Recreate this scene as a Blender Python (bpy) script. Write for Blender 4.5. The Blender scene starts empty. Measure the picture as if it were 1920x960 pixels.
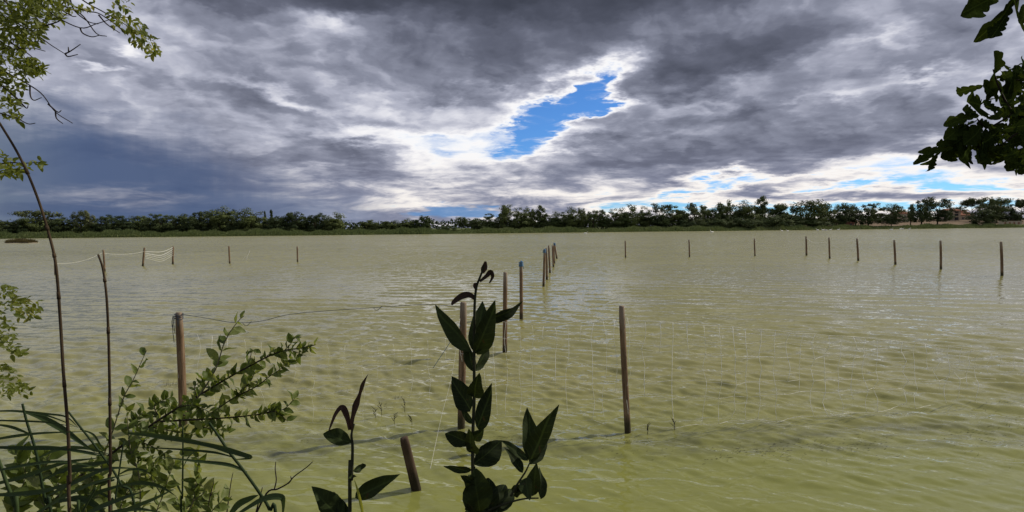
import bpy, bmesh, math, random
import numpy as np
from mathutils import Vector, Matrix, noise as mnoise
R = random.Random(7)
NR = np.random.RandomState(7)
rad = math.radians
S = bpy.context.scene
COL = S.collection

# ------------------------------------------------------------------ camera
EYE = Vector((0.0, 0.0, 2.25))
FPX = 1100.0                                  # focal length in pixels of a 1920 wide frame
cam_d = bpy.data.cameras.new('camera')
cam_d.sensor_width = 36.0
cam_d.lens = 36.0 * FPX / 1920.0
cam_d.clip_start = 0.05
cam_d.clip_end = 20000
cam = bpy.data.objects.new('camera', cam_d)
COL.objects.link(cam)
PITCH = math.atan(52.5 / FPX)
CAM_R = Matrix.Rotation(rad(90) - PITCH, 3, 'X') @ Matrix.Rotation(rad(-0.5), 3, 'Z')
cam.matrix_world = Matrix.Translation(EYE) @ CAM_R.to_4x4()
S.camera = cam

def ray(px, py):
    return (CAM_R @ Vector(((px - 960) / FPX, -(py - 480) / FPX, -1.0))).normalized()
def at(px, py, Y):
    """the world point seen at that pixel of the photograph at a distance of Y metres ahead"""
    d = ray(px, py)
    return EYE + d * (Y / d.y)
def on_water(px, py, z=0.0):
    d = ray(px, py)
    return EYE + d * ((z - EYE.z) / d.z)
def ppm(Y):                                   # pixels of the photograph per metre at Y
    return FPX / Y

# ------------------------------------------------------------------ light
SUN_DIR = Vector((0.93, 0.36, 0.72)).normalized()        # towards the sun
sun_el = math.asin(SUN_DIR.z)
sun_d = bpy.data.lights.new('sun', 'SUN')
sun_d.energy = 3.9
sun_d.angle = rad(0.55)
sun_d.color = (1.0, 0.90, 0.74)
sun = bpy.data.objects.new('sun', sun_d)
sun.rotation_euler = (-SUN_DIR).to_track_quat('-Z', 'Y').to_euler()
COL.objects.link(sun)

vs = S.view_settings
S.display_settings.display_device = 'sRGB'
vs.view_transform = 'Standard'; vs.look = 'None'; vs.exposure = 0.0; vs.gamma = 1.0
vs.use_curve_mapping = False
S.cycles.max_bounces = 6
S.cycles.diffuse_bounces = 2
S.cycles.glossy_bounces = 3
S.cycles.transmission_bounces = 3
S.cycles.transparent_max_bounces = 6
S.cycles.caustics_reflective = False
S.cycles.caustics_refractive = False
S.cycles.use_denoising = True

# ------------------------------------------------------------------ world: Nishita sky under broken procedural clouds
world = bpy.data.worlds.new('World')
S.world = world
world.use_nodes = True
NT = world.node_tree
NT.nodes.clear()

class E:
    """arithmetic on shader sockets"""
    tree = None
    def __init__(s, v): s.v = v
    @staticmethod
    def m(op, *a, clamp=False):
        n = E.tree.nodes.new('ShaderNodeMath'); n.operation = op; n.use_clamp = clamp
        for i, x in enumerate(a):
            x = x.v if isinstance(x, E) else x
            if isinstance(x, (int, float)): n.inputs[i].default_value = x
            else: E.tree.links.new(x, n.inputs[i])
        return E(n.outputs[0])
    def __add__(s, o): return E.m('ADD', s, o)
    __radd__ = __add__
    def __mul__(s, o): return E.m('MULTIPLY', s, o)
    __rmul__ = __mul__
    def __sub__(s, o): return E.m('SUBTRACT', s, o)
    def __rsub__(s, o): return E.m('SUBTRACT', o, s)
    def __truediv__(s, o): return E.m('DIVIDE', s, o)
def sstep(x, a, b):
    n = E.tree.nodes.new('ShaderNodeMapRange'); n.interpolation_type = 'SMOOTHSTEP'; n.clamp = True
    E.tree.links.new(x.v, n.inputs[0])
    n.inputs[1].default_value = a; n.inputs[2].default_value = b
    return E(n.outputs[0])
def vec(x, y, z):
    n = E.tree.nodes.new('ShaderNodeCombineXYZ')
    for i, q in enumerate((x, y, z)):
        if isinstance(q, E): E.tree.links.new(q.v, n.inputs[i])
        else: n.inputs[i].default_value = q
    return n.outputs[0]
def fbm(v, scale, detail=8, rough=0.55, dist=0.0, lac=2.0):
    n = E.tree.nodes.new('ShaderNodeTexNoise'); n.noise_dimensions = '3D'
    E.tree.links.new(v, n.inputs['Vector'])
    n.inputs['Scale'].default_value = scale; n.inputs['Detail'].default_value = detail
    n.inputs['Roughness'].default_value = rough; n.inputs['Lacunarity'].default_value = lac
    n.inputs['Distortion'].default_value = dist
    return E(n.outputs['Fac'])
def ramp(x, stops):
    n = E.tree.nodes.new('ShaderNodeValToRGB')
    E.tree.links.new(x.v, n.inputs[0])
    el = n.color_ramp.elements
    while len(el) < len(stops): el.new(0.5)
    for e, (p, c) in zip(el, stops):
        e.position = p; e.color = (*c, 1)
    return n.outputs[0]
def mixc(f, a, b):
    n = E.tree.nodes.new('ShaderNodeMix'); n.data_type = 'RGBA'
    E.tree.links.new(f.v if isinstance(f, E) else f, n.inputs['Factor'])
    for k, q in ((6, a), (7, b)):
        if isinstance(q, tuple): n.inputs[k].default_value = (*q, 1)
        else: E.tree.links.new(q, n.inputs[k])
    return n.outputs[2]
def srgb(r, g, b):
    f = lambda c: (c / 255 / 12.92) if c <= 10 else ((c / 255 + 0.055) / 1.055) ** 2.4
    return (f(r), f(g), f(b))

E.tree = NT
tc = NT.nodes.new('ShaderNodeTexCoord')
sep = NT.nodes.new('ShaderNodeSeparateXYZ')
NT.links.new(tc.outputs['Generated'], sep.inputs[0])
dx, dy, dz = (E(sep.outputs[i]) for i in range(3))
AZ = E.m('ARCTAN2', dx, dy)
EL = E.m('ARCSINE', dz)
up = E.m('MAXIMUM', dz, 0.0) + 0.15
qx, qy = dx / up, dy / up                       # flat cloud layer seen in perspective
P3 = vec(qx, qy, 0.0)
Pn = vec(qx + 0.09, qy + 0.035, 0.02)           # the same layer a step towards the sun
wa = fbm(P3, 1.7, 6, 0.62) - 0.5
wb = fbm(vec(qx + 7.3, qy - 3.1, 2.0), 1.7, 6, 0.62) - 0.5
ang = lambda px, py: (math.atan2(ray(px, py).x, ray(px, py).y), math.asin(ray(px, py).z))
AW = AZ + wa * 0.30
EW = EL + wb * 0.17 * (sstep(EL, 0.0, 0.17) * 0.88 + 0.12)

def blob(px, py, sx, sy, w, slope=0.0, soft=False):
    """a patch of the sky centred on a bearing and a height; sx, sy its half sizes, slope its tilt"""
    a0, e0 = ang(px, py)
    ax = ang(px + sx, py)[0] - a0
    ey = abs(ang(px, py - sy)[1] - e0)
    A = (AZ if soft else AW) - a0
    u = A * (1 / ax)
    v = ((EL if soft else EW) - e0 - A * slope) * (1 / ey)
    return E.m('EXPONENT', (u * u + v * v) * -1.0) * w
# thickness of the cloud: 0 open sky, low white and thin, high dark grey
BLOBS = [
    (650, -20, 420, 70, 0.55), (1000, -20, 260, 60, .20), (1240, -10, 480, 70, 0.34), (1350, 100, 240, 50, 0.44, .10), (720, 120, 330, 36, 0.10),
    (930, 145, 110, 30, 0.16), (1010, 100, 200, 40, 0.16),
    (630, 55, 60, 26, -0.22), (640, 195, 110, 24, -0.16), (500, 168, 50, 16, -0.2), (790, 180, 120, 30, -0.1),
    (885, 268, 130, 50, -0.42, .1), (720, 255, 110, 20, -0.26), (860, 165, 70, 20, -0.10), (1000, 285, 90, 20, -0.2, .25),
    (1035, 216, 80, 46, -0.88, .50), (1100, 174, 66, 33, -0.78, .45), (972, 246, 40, 20, -0.40), (1095, 215, 40, 14, .34),
    (1350, 215, 140, 30, 0.28, .08), (1340, 285, 260, 34, 0.28), (1150, 300, 120, 26, 0.14), (640, 290, 90, 18, 0.22), (820, 230, 80, 26, 0.10),
    (1690, 150, 80, 12, -0.24), (1600, 110, 60, 12, -0.12), (1560, 185, 70, 14, -.12), (1760, 250, 60, 18, -.12), (1700, 210, 160, 36, 0.12), (1760, 60, 130, 40, 0.08),
    (1690, 302, 160, 12, -0.30), (1120, 362, 220, 12, -0.1), (1240, 328, 130, 8, .12),
    (1420, 338, 90, 9, -0.3, .1), (1290, 362, 90, 8, -0.48, .1), (1560, 352, 120, 9, -0.42, .1), (1830, 350, 190, 12, -0.62), (1560, 389, 520, 12, -0.80), (1330, 345, 80, 9, -.36), (1600, 322, 200, 7, -.2), (1640, 367, 300, 7, .30), (1180, 385, 90, 9, -.3), (1440, 360, 60, 9, .22), (1750, 375, 130, 7, .28), (1880, 395, 60, 7, .25),
    (1640, 372, 430, 42, -0.16),
    (190, 115, 130, 40, 0.02), (175, 145, 36, 10, -0.26), (228, 92, 26, 12, -0.24), (60, 190, 160, 30, -0.02), (420, 185, 190, 20, .14, -.1),
]
M = None
for b in BLOBS:
    if b[4] == 0: continue
    t = blob(*b[:5], slope=b[5] if len(b) > 5 else 0.0)
    M = t if M is None else M + t
n1 = fbm(P3, 0.95, 11, 0.52, 0.4)
n1b = fbm(P3, 1.5, 6, 0.52, 0.6)
n1s = fbm(Pn, 1.5, 6, 0.52, 0.6)
n2 = fbm(vec(qx * 0.8, qy * 0.8, 5.0), 4.2, 9, 0.60, 0.4)
puff = vec(AZ + wa * 0.16, EL * 1.7 + wb * 0.16, 3.0)          # billows that stand up out of the layer
puffs = vec(AZ + wa * 0.16 + 0.012, EL * 1.7 + wb * 0.16 + 0.016, 3.0)
def billow(v, scale):
    n = E.tree.nodes.new('ShaderNodeTexVoronoi'); n.feature = 'F1'; n.normalize = True
    E.tree.links.new(v, n.inputs['Vector'])
    n.inputs['Scale'].default_value = scale; n.inputs['Detail'].default_value = 3.0; n.inputs['Roughness'].default_value = 0.55
    return 1.05 - E(n.outputs['Distance']) * 1.5
n3 = fbm(puff, 6.5, 9, 0.51, 0.3) * 0.55 + billow(puff, 8.0) * 0.5
n3s = fbm(puffs, 6.5, 9, 0.51, 0.3) * 0.55 + billow(puffs, 8.0) * 0.5
T = M * 1.25 + 0.44 + (n1 - 0.5) * 0.75 + (n2 - 0.5) * 0.14 + (n1b - n1s) * 0.65 + (n3 - 0.5) * 0.50 + (n3 - n3s) * 0.95
n4 = fbm(vec(AZ, EL * 5.0, 9.0), 8.0, 8, 0.6, 0.6)                # flat rows of small clouds far off
T = T + sstep(EL, 0.15, 0.03) * (n4 - 0.5) * 2.3
# cloud brightness by thickness
cloud = ramp(T * 0.7, [(0.0, srgb(253, 252, 251)), (0.10, srgb(240, 239, 242)), (0.20, srgb(212, 213, 223)), (0.30, srgb(172, 175, 191)),
                 (0.41, srgb(135, 139, 156)), (0.56, srgb(100, 104, 120)), (0.75, srgb(77, 81, 95)), (1.0, srgb(62, 66, 78))])
cover = sstep(T, -0.34, 0.10)
wisp = fbm(vec(qx * 1.0 + qy * .5, qy * 1.8, 11.0), 5.0, 8, 0.62, 0.9)
cover = E.m('MAXIMUM', cover, sstep(wisp, 0.46, 0.72) * sstep(T, -0.95, -0.15) * 0.85)
# low clouds seen through more air are creamier
low = sstep(EL, 0.16, 0.02)
cloud = mixc(low * 0.6, cloud, mixc(sstep(T, 0.05, 0.7), srgb(250, 240, 228), srgb(138, 142, 166)))
# the rain shaft: slate blue, soft, with faint vertical streaks
streak = fbm(vec(AZ * 26, EL * 1.2, 1.0), 1.0, 4, 0.6)
rain_f = sstep(EW * 0.8 + EL * 0.2 + sstep(AZ, -0.70, -0.25) * 0.11 - 0.065 + (streak - 0.5) * 0.02 + (streak - 0.5) * 0.03, 0.150, 0.050) * sstep(AZ, ang(790, 400)[0], ang(600, 400)[0])
rain_c = mixc(sstep(AZ, ang(330, 400)[0], ang(720, 400)[0]), srgb(80, 97, 130), srgb(140, 149, 172))
rain_c = mixc(sstep(AZ, ang(190, 400)[0], ang(-120, 400)[0]) , rain_c, srgb(112, 124, 142))
rain_c = mixc(blob(230, 372, 100, 16, 0.7, soft=False) * sstep(n2, 0.3, 0.65), rain_c, srgb(176, 176, 186))
rain_c = mixc(blob(560, 300, 300, 90, 0.35, soft=True), rain_c, srgb(92, 99, 124))
rain_c = mixc(sstep(n1b + (streak - 0.5) * 0.3, 0.42, 0.66) * 0.45, rain_c, srgb(66, 82, 116))
cloud = mixc(rain_f, cloud, rain_c)
cover = E.m('MAXIMUM', cover, rain_f)
# the distant blue squall beneath the cloud base in the middle
squall = sstep(blob(865, 397, 105, 15, 1.0) , 0.42, 0.72)
cloud = mixc(squall * 0.85, cloud, srgb(92, 138, 190))
cover = E.m('MAXIMUM', cover, squall)

sky = NT.nodes.new('ShaderNodeTexSky')
sky.sky_type = 'NISHITA'
sky.sun_disc = False
sky.sun_elevation = sun_el
sky.sun_rotation = math.atan2(SUN_DIR.x, SUN_DIR.y)
sky.air_density = 0.85; sky.dust_density = 0.0; sky.ozone_density = 2.5
bg_sky = NT.nodes.new('ShaderNodeBackground'); bg_sky.inputs[1].default_value = 0.12
gam = NT.nodes.new('ShaderNodeGamma'); gam.inputs[1].default_value = 1.0
NT.links.new(sky.outputs[0], gam.inputs[0])
tint = NT.nodes.new('ShaderNodeMix'); tint.data_type = 'RGBA'; tint.blend_type = 'MULTIPLY'
tint.inputs['Factor'].default_value = 1.0; tint.inputs[7].default_value = (0.36, 0.64, 1.0, 1)
NT.links.new(gam.outputs[0], tint.inputs[6]); NT.links.new(tint.outputs[2], bg_sky.inputs[0])
bg_cl = NT.nodes.new('ShaderNodeBackground'); bg_cl.inputs[1].default_value = 1.04
NT.links.new(cloud, bg_cl.inputs[0])
mx = NT.nodes.new('ShaderNodeMixShader')
NT.links.new(cover.v, mx.inputs[0])
NT.links.new(bg_sky.outputs[0], mx.inputs[1]); NT.links.new(bg_cl.outputs[0], mx.inputs[2])
wo = NT.nodes.new('ShaderNodeOutputWorld')
NT.links.new(mx.outputs[0], wo.inputs[0])
world.cycles.sampling_method = 'MANUAL'
world.cycles.sample_map_resolution = 512

# ------------------------------------------------------------------ helpers
def mesh(name, V, F, m=None, smooth=False):
    me = bpy.data.meshes.new(name)
    me.from_pydata([tuple(v) for v in V], [], F)
    if m: me.materials.append(m)
    if smooth: me.polygons.foreach_set('use_smooth', [True] * len(me.polygons))
    me.update()
    return me
def mesh_np(name, V, F, m=None, smooth=False):
    """V (n,3), F (k,4) or (k,3) arrays"""
    V = np.ascontiguousarray(V, dtype=np.float32); F = np.ascontiguousarray(F, dtype=np.int32)
    k, c = F.shape
    me = bpy.data.meshes.new(name)
    me.vertices.add(len(V)); me.vertices.foreach_set('co', V.ravel())
    me.loops.add(k * c); me.loops.foreach_set('vertex_index', F.ravel())
    me.polygons.add(k); me.polygons.foreach_set('loop_start', np.arange(0, k * c, c, dtype=np.int32))
    me.polygons.foreach_set('use_smooth', np.full(k, smooth))
    if m: me.materials.append(m)
    me.update(calc_edges=True); me.validate()
    return me
def link(name, me, parent=None, M=None):
    o = bpy.data.objects.new(name, me)
    COL.objects.link(o)
    if parent is not None:
        o.parent = parent
        o.matrix_parent_inverse = Matrix.Identity(4)
        o.matrix_basis = (parent['base'] @ (M or Matrix.Identity(4))) if False else (Matrix.Translation(-Vector(parent['at'])) @ (M or Matrix.Identity(4)))
    elif M is not None:
        o.matrix_world = M
    return o
def tag(o, label, cat, group=None, kind=None):
    if label: o['label'] = label
    if cat: o['category'] = cat
    if group: o['group'] = group
    if kind: o['kind'] = kind
    return o
def thing(name, loc, label, cat, group=None):
    o = bpy.data.objects.new(name, None); COL.objects.link(o)
    o.location = loc; o['at'] = tuple(loc); o.empty_display_size = 0.2
    return tag(o, label, cat, group)
def smooth_path(pts, n=6):
    """Catmull-Rom through the points"""
    P = [Vector(p) for p in pts]
    if len(P) < 3:
        return [P[0].lerp(P[-1], i / n) for i in range(n + 1)]
    P = [P[0] * 2 - P[1]] + P + [P[-1] * 2 - P[-2]]
    out = []
    for i in range(1, len(P) - 2):
        a, b, c, d = P[i - 1:i + 3]
        for k in range(n):
            t = k / n
            out.append(0.5 * ((2 * b) + (c - a) * t + (2 * a - 5 * b + 4 * c - d) * t * t + (3 * b - a - 3 * c + d) * t ** 3))
    out.append(P[-2])
    return out
class Geo:
    def __init__(s): s.V, s.F = [], []
    def add(s, V, F):
        o = len(s.V); s.V += [Vector(v) for v in V]; s.F += [tuple(i + o for i in f) for f in F]
    def tube(s, pts, r0, r1=None, n=6, rf=None):
        r1 = r0 if r1 is None else r1
        V, F = [], []; m = len(pts); pts = [Vector(p) for p in pts]
        ref = Vector((0.31, 0.77, 0.55))
        for i, p in enumerate(pts):
            d = (pts[min(i + 1, m - 1)] - pts[max(i - 1, 0)])
            d = d.normalized() if d.length > 1e-9 else Vector((0, 0, 1))
            u = d.cross(ref); u = u.normalized() if u.length > 1e-4 else d.orthogonal().normalized()
            w = d.cross(u)
            r = rf(i / (m - 1)) if rf else r0 + (r1 - r0) * i / (m - 1)
            for k in range(n):
                a = 2 * math.pi * k / n
                V.append(p + (u * math.cos(a) + w * math.sin(a)) * r)
        for i in range(m - 1):
            for k in range(n):
                F.append((i * n + k, i * n + (k + 1) % n, (i + 1) * n + (k + 1) % n, (i + 1) * n + k))
        F.append(tuple(range(n))[::-1]); F.append(tuple((m - 1) * n + k for k in range(n)))
        s.add(V, F)
    def box(s, lo, hi, M=None):
        x0, y0, z0 = lo; x1, y1, z1 = hi
        V = [(x0, y0, z0), (x1, y0, z0), (x1, y1, z0), (x0, y1, z0), (x0, y0, z1), (x1, y0, z1), (x1, y1, z1), (x0, y1, z1)]
        if M: V = [M @ Vector(v) for v in V]
        s.add(V, [(0, 3, 2, 1), (4, 5, 6, 7), (0, 1, 5, 4), (1, 2, 6, 5), (2, 3, 7, 6), (3, 0, 4, 7)])
    def mesh(s, name, m, smooth=True): return mesh(name, s.V, s.F, m, smooth)
def local(parent, pts):                       # world points into a thing's own frame
    a = Vector(parent['at']); return [Vector(p) - a for p in pts]
def put(name, geo, m, parent=None, smooth=True):
    """link world-space geometry as one mesh object, in its thing's frame"""
    if parent is not None:
        a = Vector(parent['at']); geo.V = [v - a for v in geo.V]
    o = bpy.data.objects.new(name, geo.mesh(name, m, smooth)); COL.objects.link(o)
    if parent is not None: o.parent = parent
    return o

# ------------------------------------------------------------------ materials
def mat(name, col=(0.2, 0.2, 0.2), rough=0.7, spec=0.3):
    m = bpy.data.materials.new(name); m.use_nodes = True
    b = m.node_tree.nodes['Principled BSDF']
    b.inputs['Base Color'].default_value = (*col, 1)
    b.inputs['Roughness'].default_value = rough
    b.inputs['Specular IOR Level'].default_value = spec
    return m
def nodes(m):
    t = m.node_tree; E.tree = t
    return t, t.nodes['Principled BSDF']
def coords(t, kind='Object', scale=(1, 1, 1)):
    c = t.nodes.new('ShaderNodeTexCoord'); mp = t.nodes.new('ShaderNodeMapping')
    mp.inputs['Scale'].default_value = scale
    t.links.new(c.outputs[kind], mp.inputs[0]); return mp.outputs[0]
def world_pos(t, scale=(1, 1, 1)):
    c = t.nodes.new('ShaderNodeNewGeometry'); mp = t.nodes.new('ShaderNodeMapping')
    mp.inputs['Scale'].default_value = scale
    t.links.new(c.outputs['Position'], mp.inputs[0]); return mp.outputs[0]
def bump(t, b, h, dist, strength=1.0):
    n = t.nodes.new('ShaderNodeBump'); n.inputs['Distance'].default_value = dist; n.inputs['Strength'].default_value = strength
    t.links.new(h.v, n.inputs['Height']); t.links.new(n.outputs[0], b.inputs['Normal'])

def leaf_mat(name, c1, c2, c3=None, trans=0.35, rough=0.5, scale=14, per_object=True, spec=0.3, veins=False):
    """leaf: two greens over the blade, varied from leaf to leaf, with light coming through"""
    m = mat(name, c1, rough, spec); t, b = nodes(m)
    v = coords(t, 'Object')
    f = fbm(v, scale, 3, 0.6)
    if per_object:
        oi = t.nodes.new('ShaderNodeObjectInfo'); f = f * 0.6 + E(oi.outputs['Random']) * 0.55 - 0.08
    col = ramp(f, [(0.28, c1), (0.62, c2)] + ([(0.9, c3)] if c3 else []))
    if veins:
        s3 = t.nodes.new('ShaderNodeSeparateXYZ'); t.links.new(v, s3.inputs[0])
        ay = E.m('ABSOLUTE', E(s3.outputs[1])); vx = E(s3.outputs[0])
        vein = sstep(ay, 0.022, 0.006) + sstep(E.m('SINE', (vx - ay * 0.9) * 52.0), 0.86, 0.99) * 0.45
        col = mixc(E.m('MINIMUM', vein, 1.0) * 0.65, col, tuple(min(1, q * 2.0) for q in c2))
        hole = sstep(fbm(v, 5.0, 3, 0.5), 0.68, 0.73)
        col = mixc(hole * 0.7, col, (0.050, 0.034, 0.016))
    t.links.new(col, b.inputs['Base Color'])
    tr = t.nodes.new('ShaderNodeBsdfTranslucent'); ms = t.nodes.new('ShaderNodeMixShader')
    yel = t.nodes.new('ShaderNodeMix'); yel.data_type = 'RGBA'; yel.blend_type = 'MULTIPLY'; yel.inputs['Factor'].default_value = 1
    yel.inputs[7].default_value = (1.25, 1.15, 0.5, 1)
    t.links.new(col, yel.inputs[6]); t.links.new(yel.outputs[2], tr.inputs[0])
    ms.inputs[0].default_value = trans
    t.links.new(b.outputs[0], ms.inputs[1]); t.links.new(tr.outputs[0], ms.inputs[2])
    t.links.new(ms.outputs[0], t.nodes['Material Output'].inputs[0])
    return m
def bark_mat(name, c1, c2, sc=(30, 30, 4)):
    m = mat(name, c1, 0.85, 0.15); t, b = nodes(m)
    v = coords(t, 'Object', sc); f = fbm(v, 1.0, 5, 0.65)
    t.links.new(ramp(f, [(0.3, c1), (0.7, c2)]), b.inputs['Base Color']); bump(t, b, f, 0.004, 0.7)
    return m

M_willow = leaf_mat('willow_leaf', (0.085, 0.125, 0.026), (0.150, 0.200, 0.048), (0.28, 0.31, 0.15), 0.52)
M_tree_leaf = leaf_mat('ash_leaf', (0.085, 0.120, 0.022), (0.165, 0.195, 0.036), (0.30, 0.26, 0.07), 0.54)
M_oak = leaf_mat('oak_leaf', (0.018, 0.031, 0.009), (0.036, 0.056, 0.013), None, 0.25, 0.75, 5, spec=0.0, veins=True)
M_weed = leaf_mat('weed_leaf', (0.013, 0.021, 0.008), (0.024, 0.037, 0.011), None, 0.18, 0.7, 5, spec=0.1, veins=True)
M_dead = leaf_mat('withered_leaf', (0.022, 0.014, 0.010), (0.055, 0.030, 0.018), None, 0.12, 0.8, 40)
M_reed = leaf_mat('reed_blade', (0.030, 0.052, 0.022), (0.050, 0.080, 0.028), None, 0.25, 0.6, 6, spec=0.12)
M_straw = leaf_mat('yellow_blade', (0.22, 0.26, 0.03), (0.35, 0.38, 0.06), None, 0.4)
M_cane = bark_mat('reed_cane', (0.030, 0.022, 0.013), (0.080, 0.056, 0.033), (60, 60, 12))
M_twig = bark_mat('twig_bark', (0.022, 0.017, 0.013), (0.052, 0.040, 0.030), (60, 60, 30))
M_stem = bark_mat('green_stem', (0.020, 0.024, 0.012), (0.040, 0.044, 0.022), (60, 60, 30))
M_shoot = bark_mat('pale_shoot', (0.11, 0.11, 0.06), (0.17, 0.16, 0.09), (60, 60, 30))
M_bark = bark_mat('bark', (0.035, 0.028, 0.020), (0.080, 0.064, 0.048), (14, 14, 3))
M_wire = mat('pale_cord', (0.78, 0.78, 0.72), 0.5)
M_cord = mat('dark_blue_cord', (0.03, 0.045, 0.07), 0.6)
M_blue = mat('blue_twine', (0.06, 0.16, 0.30), 0.6)

def wood_mat(name='post_wood', q=1.0):
    m = mat(name, (0.2, 0.13, 0.08), 0.8, 0.2); t, b = nodes(m)
    v = coords(t, 'Object', (26, 26, 2.2))
    g = fbm(v, 1.0, 7, 0.62, 0.4)
    v2 = coords(t, 'Object', (9, 9, 4)); k = fbm(v2, 1.0, 4, 0.6)
    cr = fbm(coords(t, 'Object', (60, 60, 3)), 1.0, 4, 0.6)
    c = ramp(g, [(0.25, (0.062, 0.039, 0.024)), (0.48, (0.155, 0.098, 0.058)), (0.72, (0.30, 0.215, 0.14))])
    c = mixc(sstep(k, 0.52, 0.72) * 0.55, c, (0.20, 0.17, 0.14))
    c = mixc(sstep(cr, 0.60, 0.68) * 0.8, c, (0.03, 0.02, 0.014))
    p = t.nodes.new('ShaderNodeNewGeometry'); sp = t.nodes.new('ShaderNodeSeparateXYZ'); t.links.new(p.outputs['Position'], sp.inputs[0])
    wet = sstep(E(sp.outputs[2]) + (k - 0.5) * 0.2, 0.22, 0.08)
    c = mixc(sstep(E(sp.outputs[2]) + (g - 0.5) * 0.5, 1.05, 1.35) * 0.5, c, (0.30, 0.26, 0.21))
    c = mixc(wet * 0.85, c, (0.030, 0.030, 0.014))
    if q < 1: c = mixc(E.m('ADD', 0.0, 1 - q), c, (0.018, 0.012, 0.009))
    t.links.new(c, b.inputs['Base Color']); bump(t, b, g - sstep(cr, 0.60, 0.68) * 0.6, 0.006, 0.9)
    return m
M_wood = wood_mat('post_wood', 0.93)
M_wood_dark = wood_mat('dark_stump_wood', 0.30)

# ------------------------------------------------------------------ the lake and the land
def shore_y(x):                                # far water edge
    return 256 + 0.25 * np.asarray(x) + 2.2 * np.sin(np.asarray(x) * 0.035) + 1.2 * np.sin(np.asarray(x) * 0.11 + 1)
def hill(x, y):
    h = 4.8 * np.exp(-((x - 330) / 150) ** 2 - ((y - 470) / 75) ** 2)
    h += 1.2 * np.exp(-((x + 40) / 300) ** 2 - ((y - 520) / 160) ** 2)
    return h
def ground_z(x, y):
    x = np.asarray(x, float); y = np.asarray(y, float)
    near = y - (2.55 + 0.25 * np.sin(x * 0.9) + 0.12 * np.sin(x * 2.7) + np.where(x < -1.0, np.minimum((-1.0 - x) * 0.45, 2.2), 0))
    far = shore_y(x) - y
    side = 900 - np.abs(x)
    d = np.minimum(np.minimum(near, far), side)
    bank = np.where(near == d, np.minimum(0.72, -d * 0.75), np.minimum(1.3, -d * 0.12))
    z = np.where(d > 0, -np.minimum(0.9, d * 0.30), bank)
    return z + np.where(far < 0, hill(x, y) * np.clip(-far / 25, 0, 1), 0)

def ground_mat():
    m = mat('ground_soil', (0.1, 0.09, 0.05), 0.95, 0.1); t, b = nodes(m)
    v = world_pos(t); f = fbm(v, 0.05, 6, 0.6); g = fbm(v, 2.5, 6, 0.65)
    sp = t.nodes.new('ShaderNodeSeparateXYZ'); t.links.new(v, sp.inputs[0])
    x, y = E(sp.outputs[0]), E(sp.outputs[1])
    grass = ramp(f * 0.6 + g * 0.4, [(0.35, (0.045, 0.070, 0.022)), (0.55, (0.090, 0.105, 0.034)), (0.7, (0.19, 0.155, 0.070))])
    soil = ramp(g, [(0.35, (0.060, 0.048, 0.032)), (0.7, (0.11, 0.088, 0.058))])
    field = ramp(f * 0.5 + g * 0.5, [(0.35, (0.115, 0.080, 0.052)), (0.65, (0.175, 0.125, 0.076))])
    stub = sstep(x + (f - 0.5) * 40, 150, 185) * sstep(y - x * 0.25 + (f - 0.5) * 10, 274, 284)
    c = mixc(sstep(y, 30, 10), mixc(stub, grass, field), soil)
    t.links.new(c, b.inputs['Base Color']); bump(t, b, g, 0.05, 0.6)
    return m
rr = np.concatenate([[0.0], np.linspace(0.4, 8, 40), np.geomspace(9, 190, 26), np.linspace(195, 560, 170), np.geomspace(580, 9000, 24)])
aa = np.concatenate([np.linspace(-180, -58, 26)[:-1], np.linspace(-58, 58, 240), np.linspace(58, 180, 26)[1:]])
A_, R_ = np.meshgrid(np.radians(aa), rr)
X, Y = R_ * np.sin(A_), R_ * np.cos(A_)
Z = ground_z(X, Y)
def grid_faces(nr, nc):
    i = np.arange(nr - 1)[:, None] * nc + np.arange(nc - 1)[None, :]
    return np.stack([i, i + 1, i + nc + 1, i + nc], -1).reshape(-1, 4)
g = link('ground', mesh_np('ground', np.stack([X, Y, Z], -1).reshape(-1, 3), grid_faces(len(rr), len(aa))[:, ::-1], ground_mat(), True))
tag(g, None, None, kind='structure')

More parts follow.
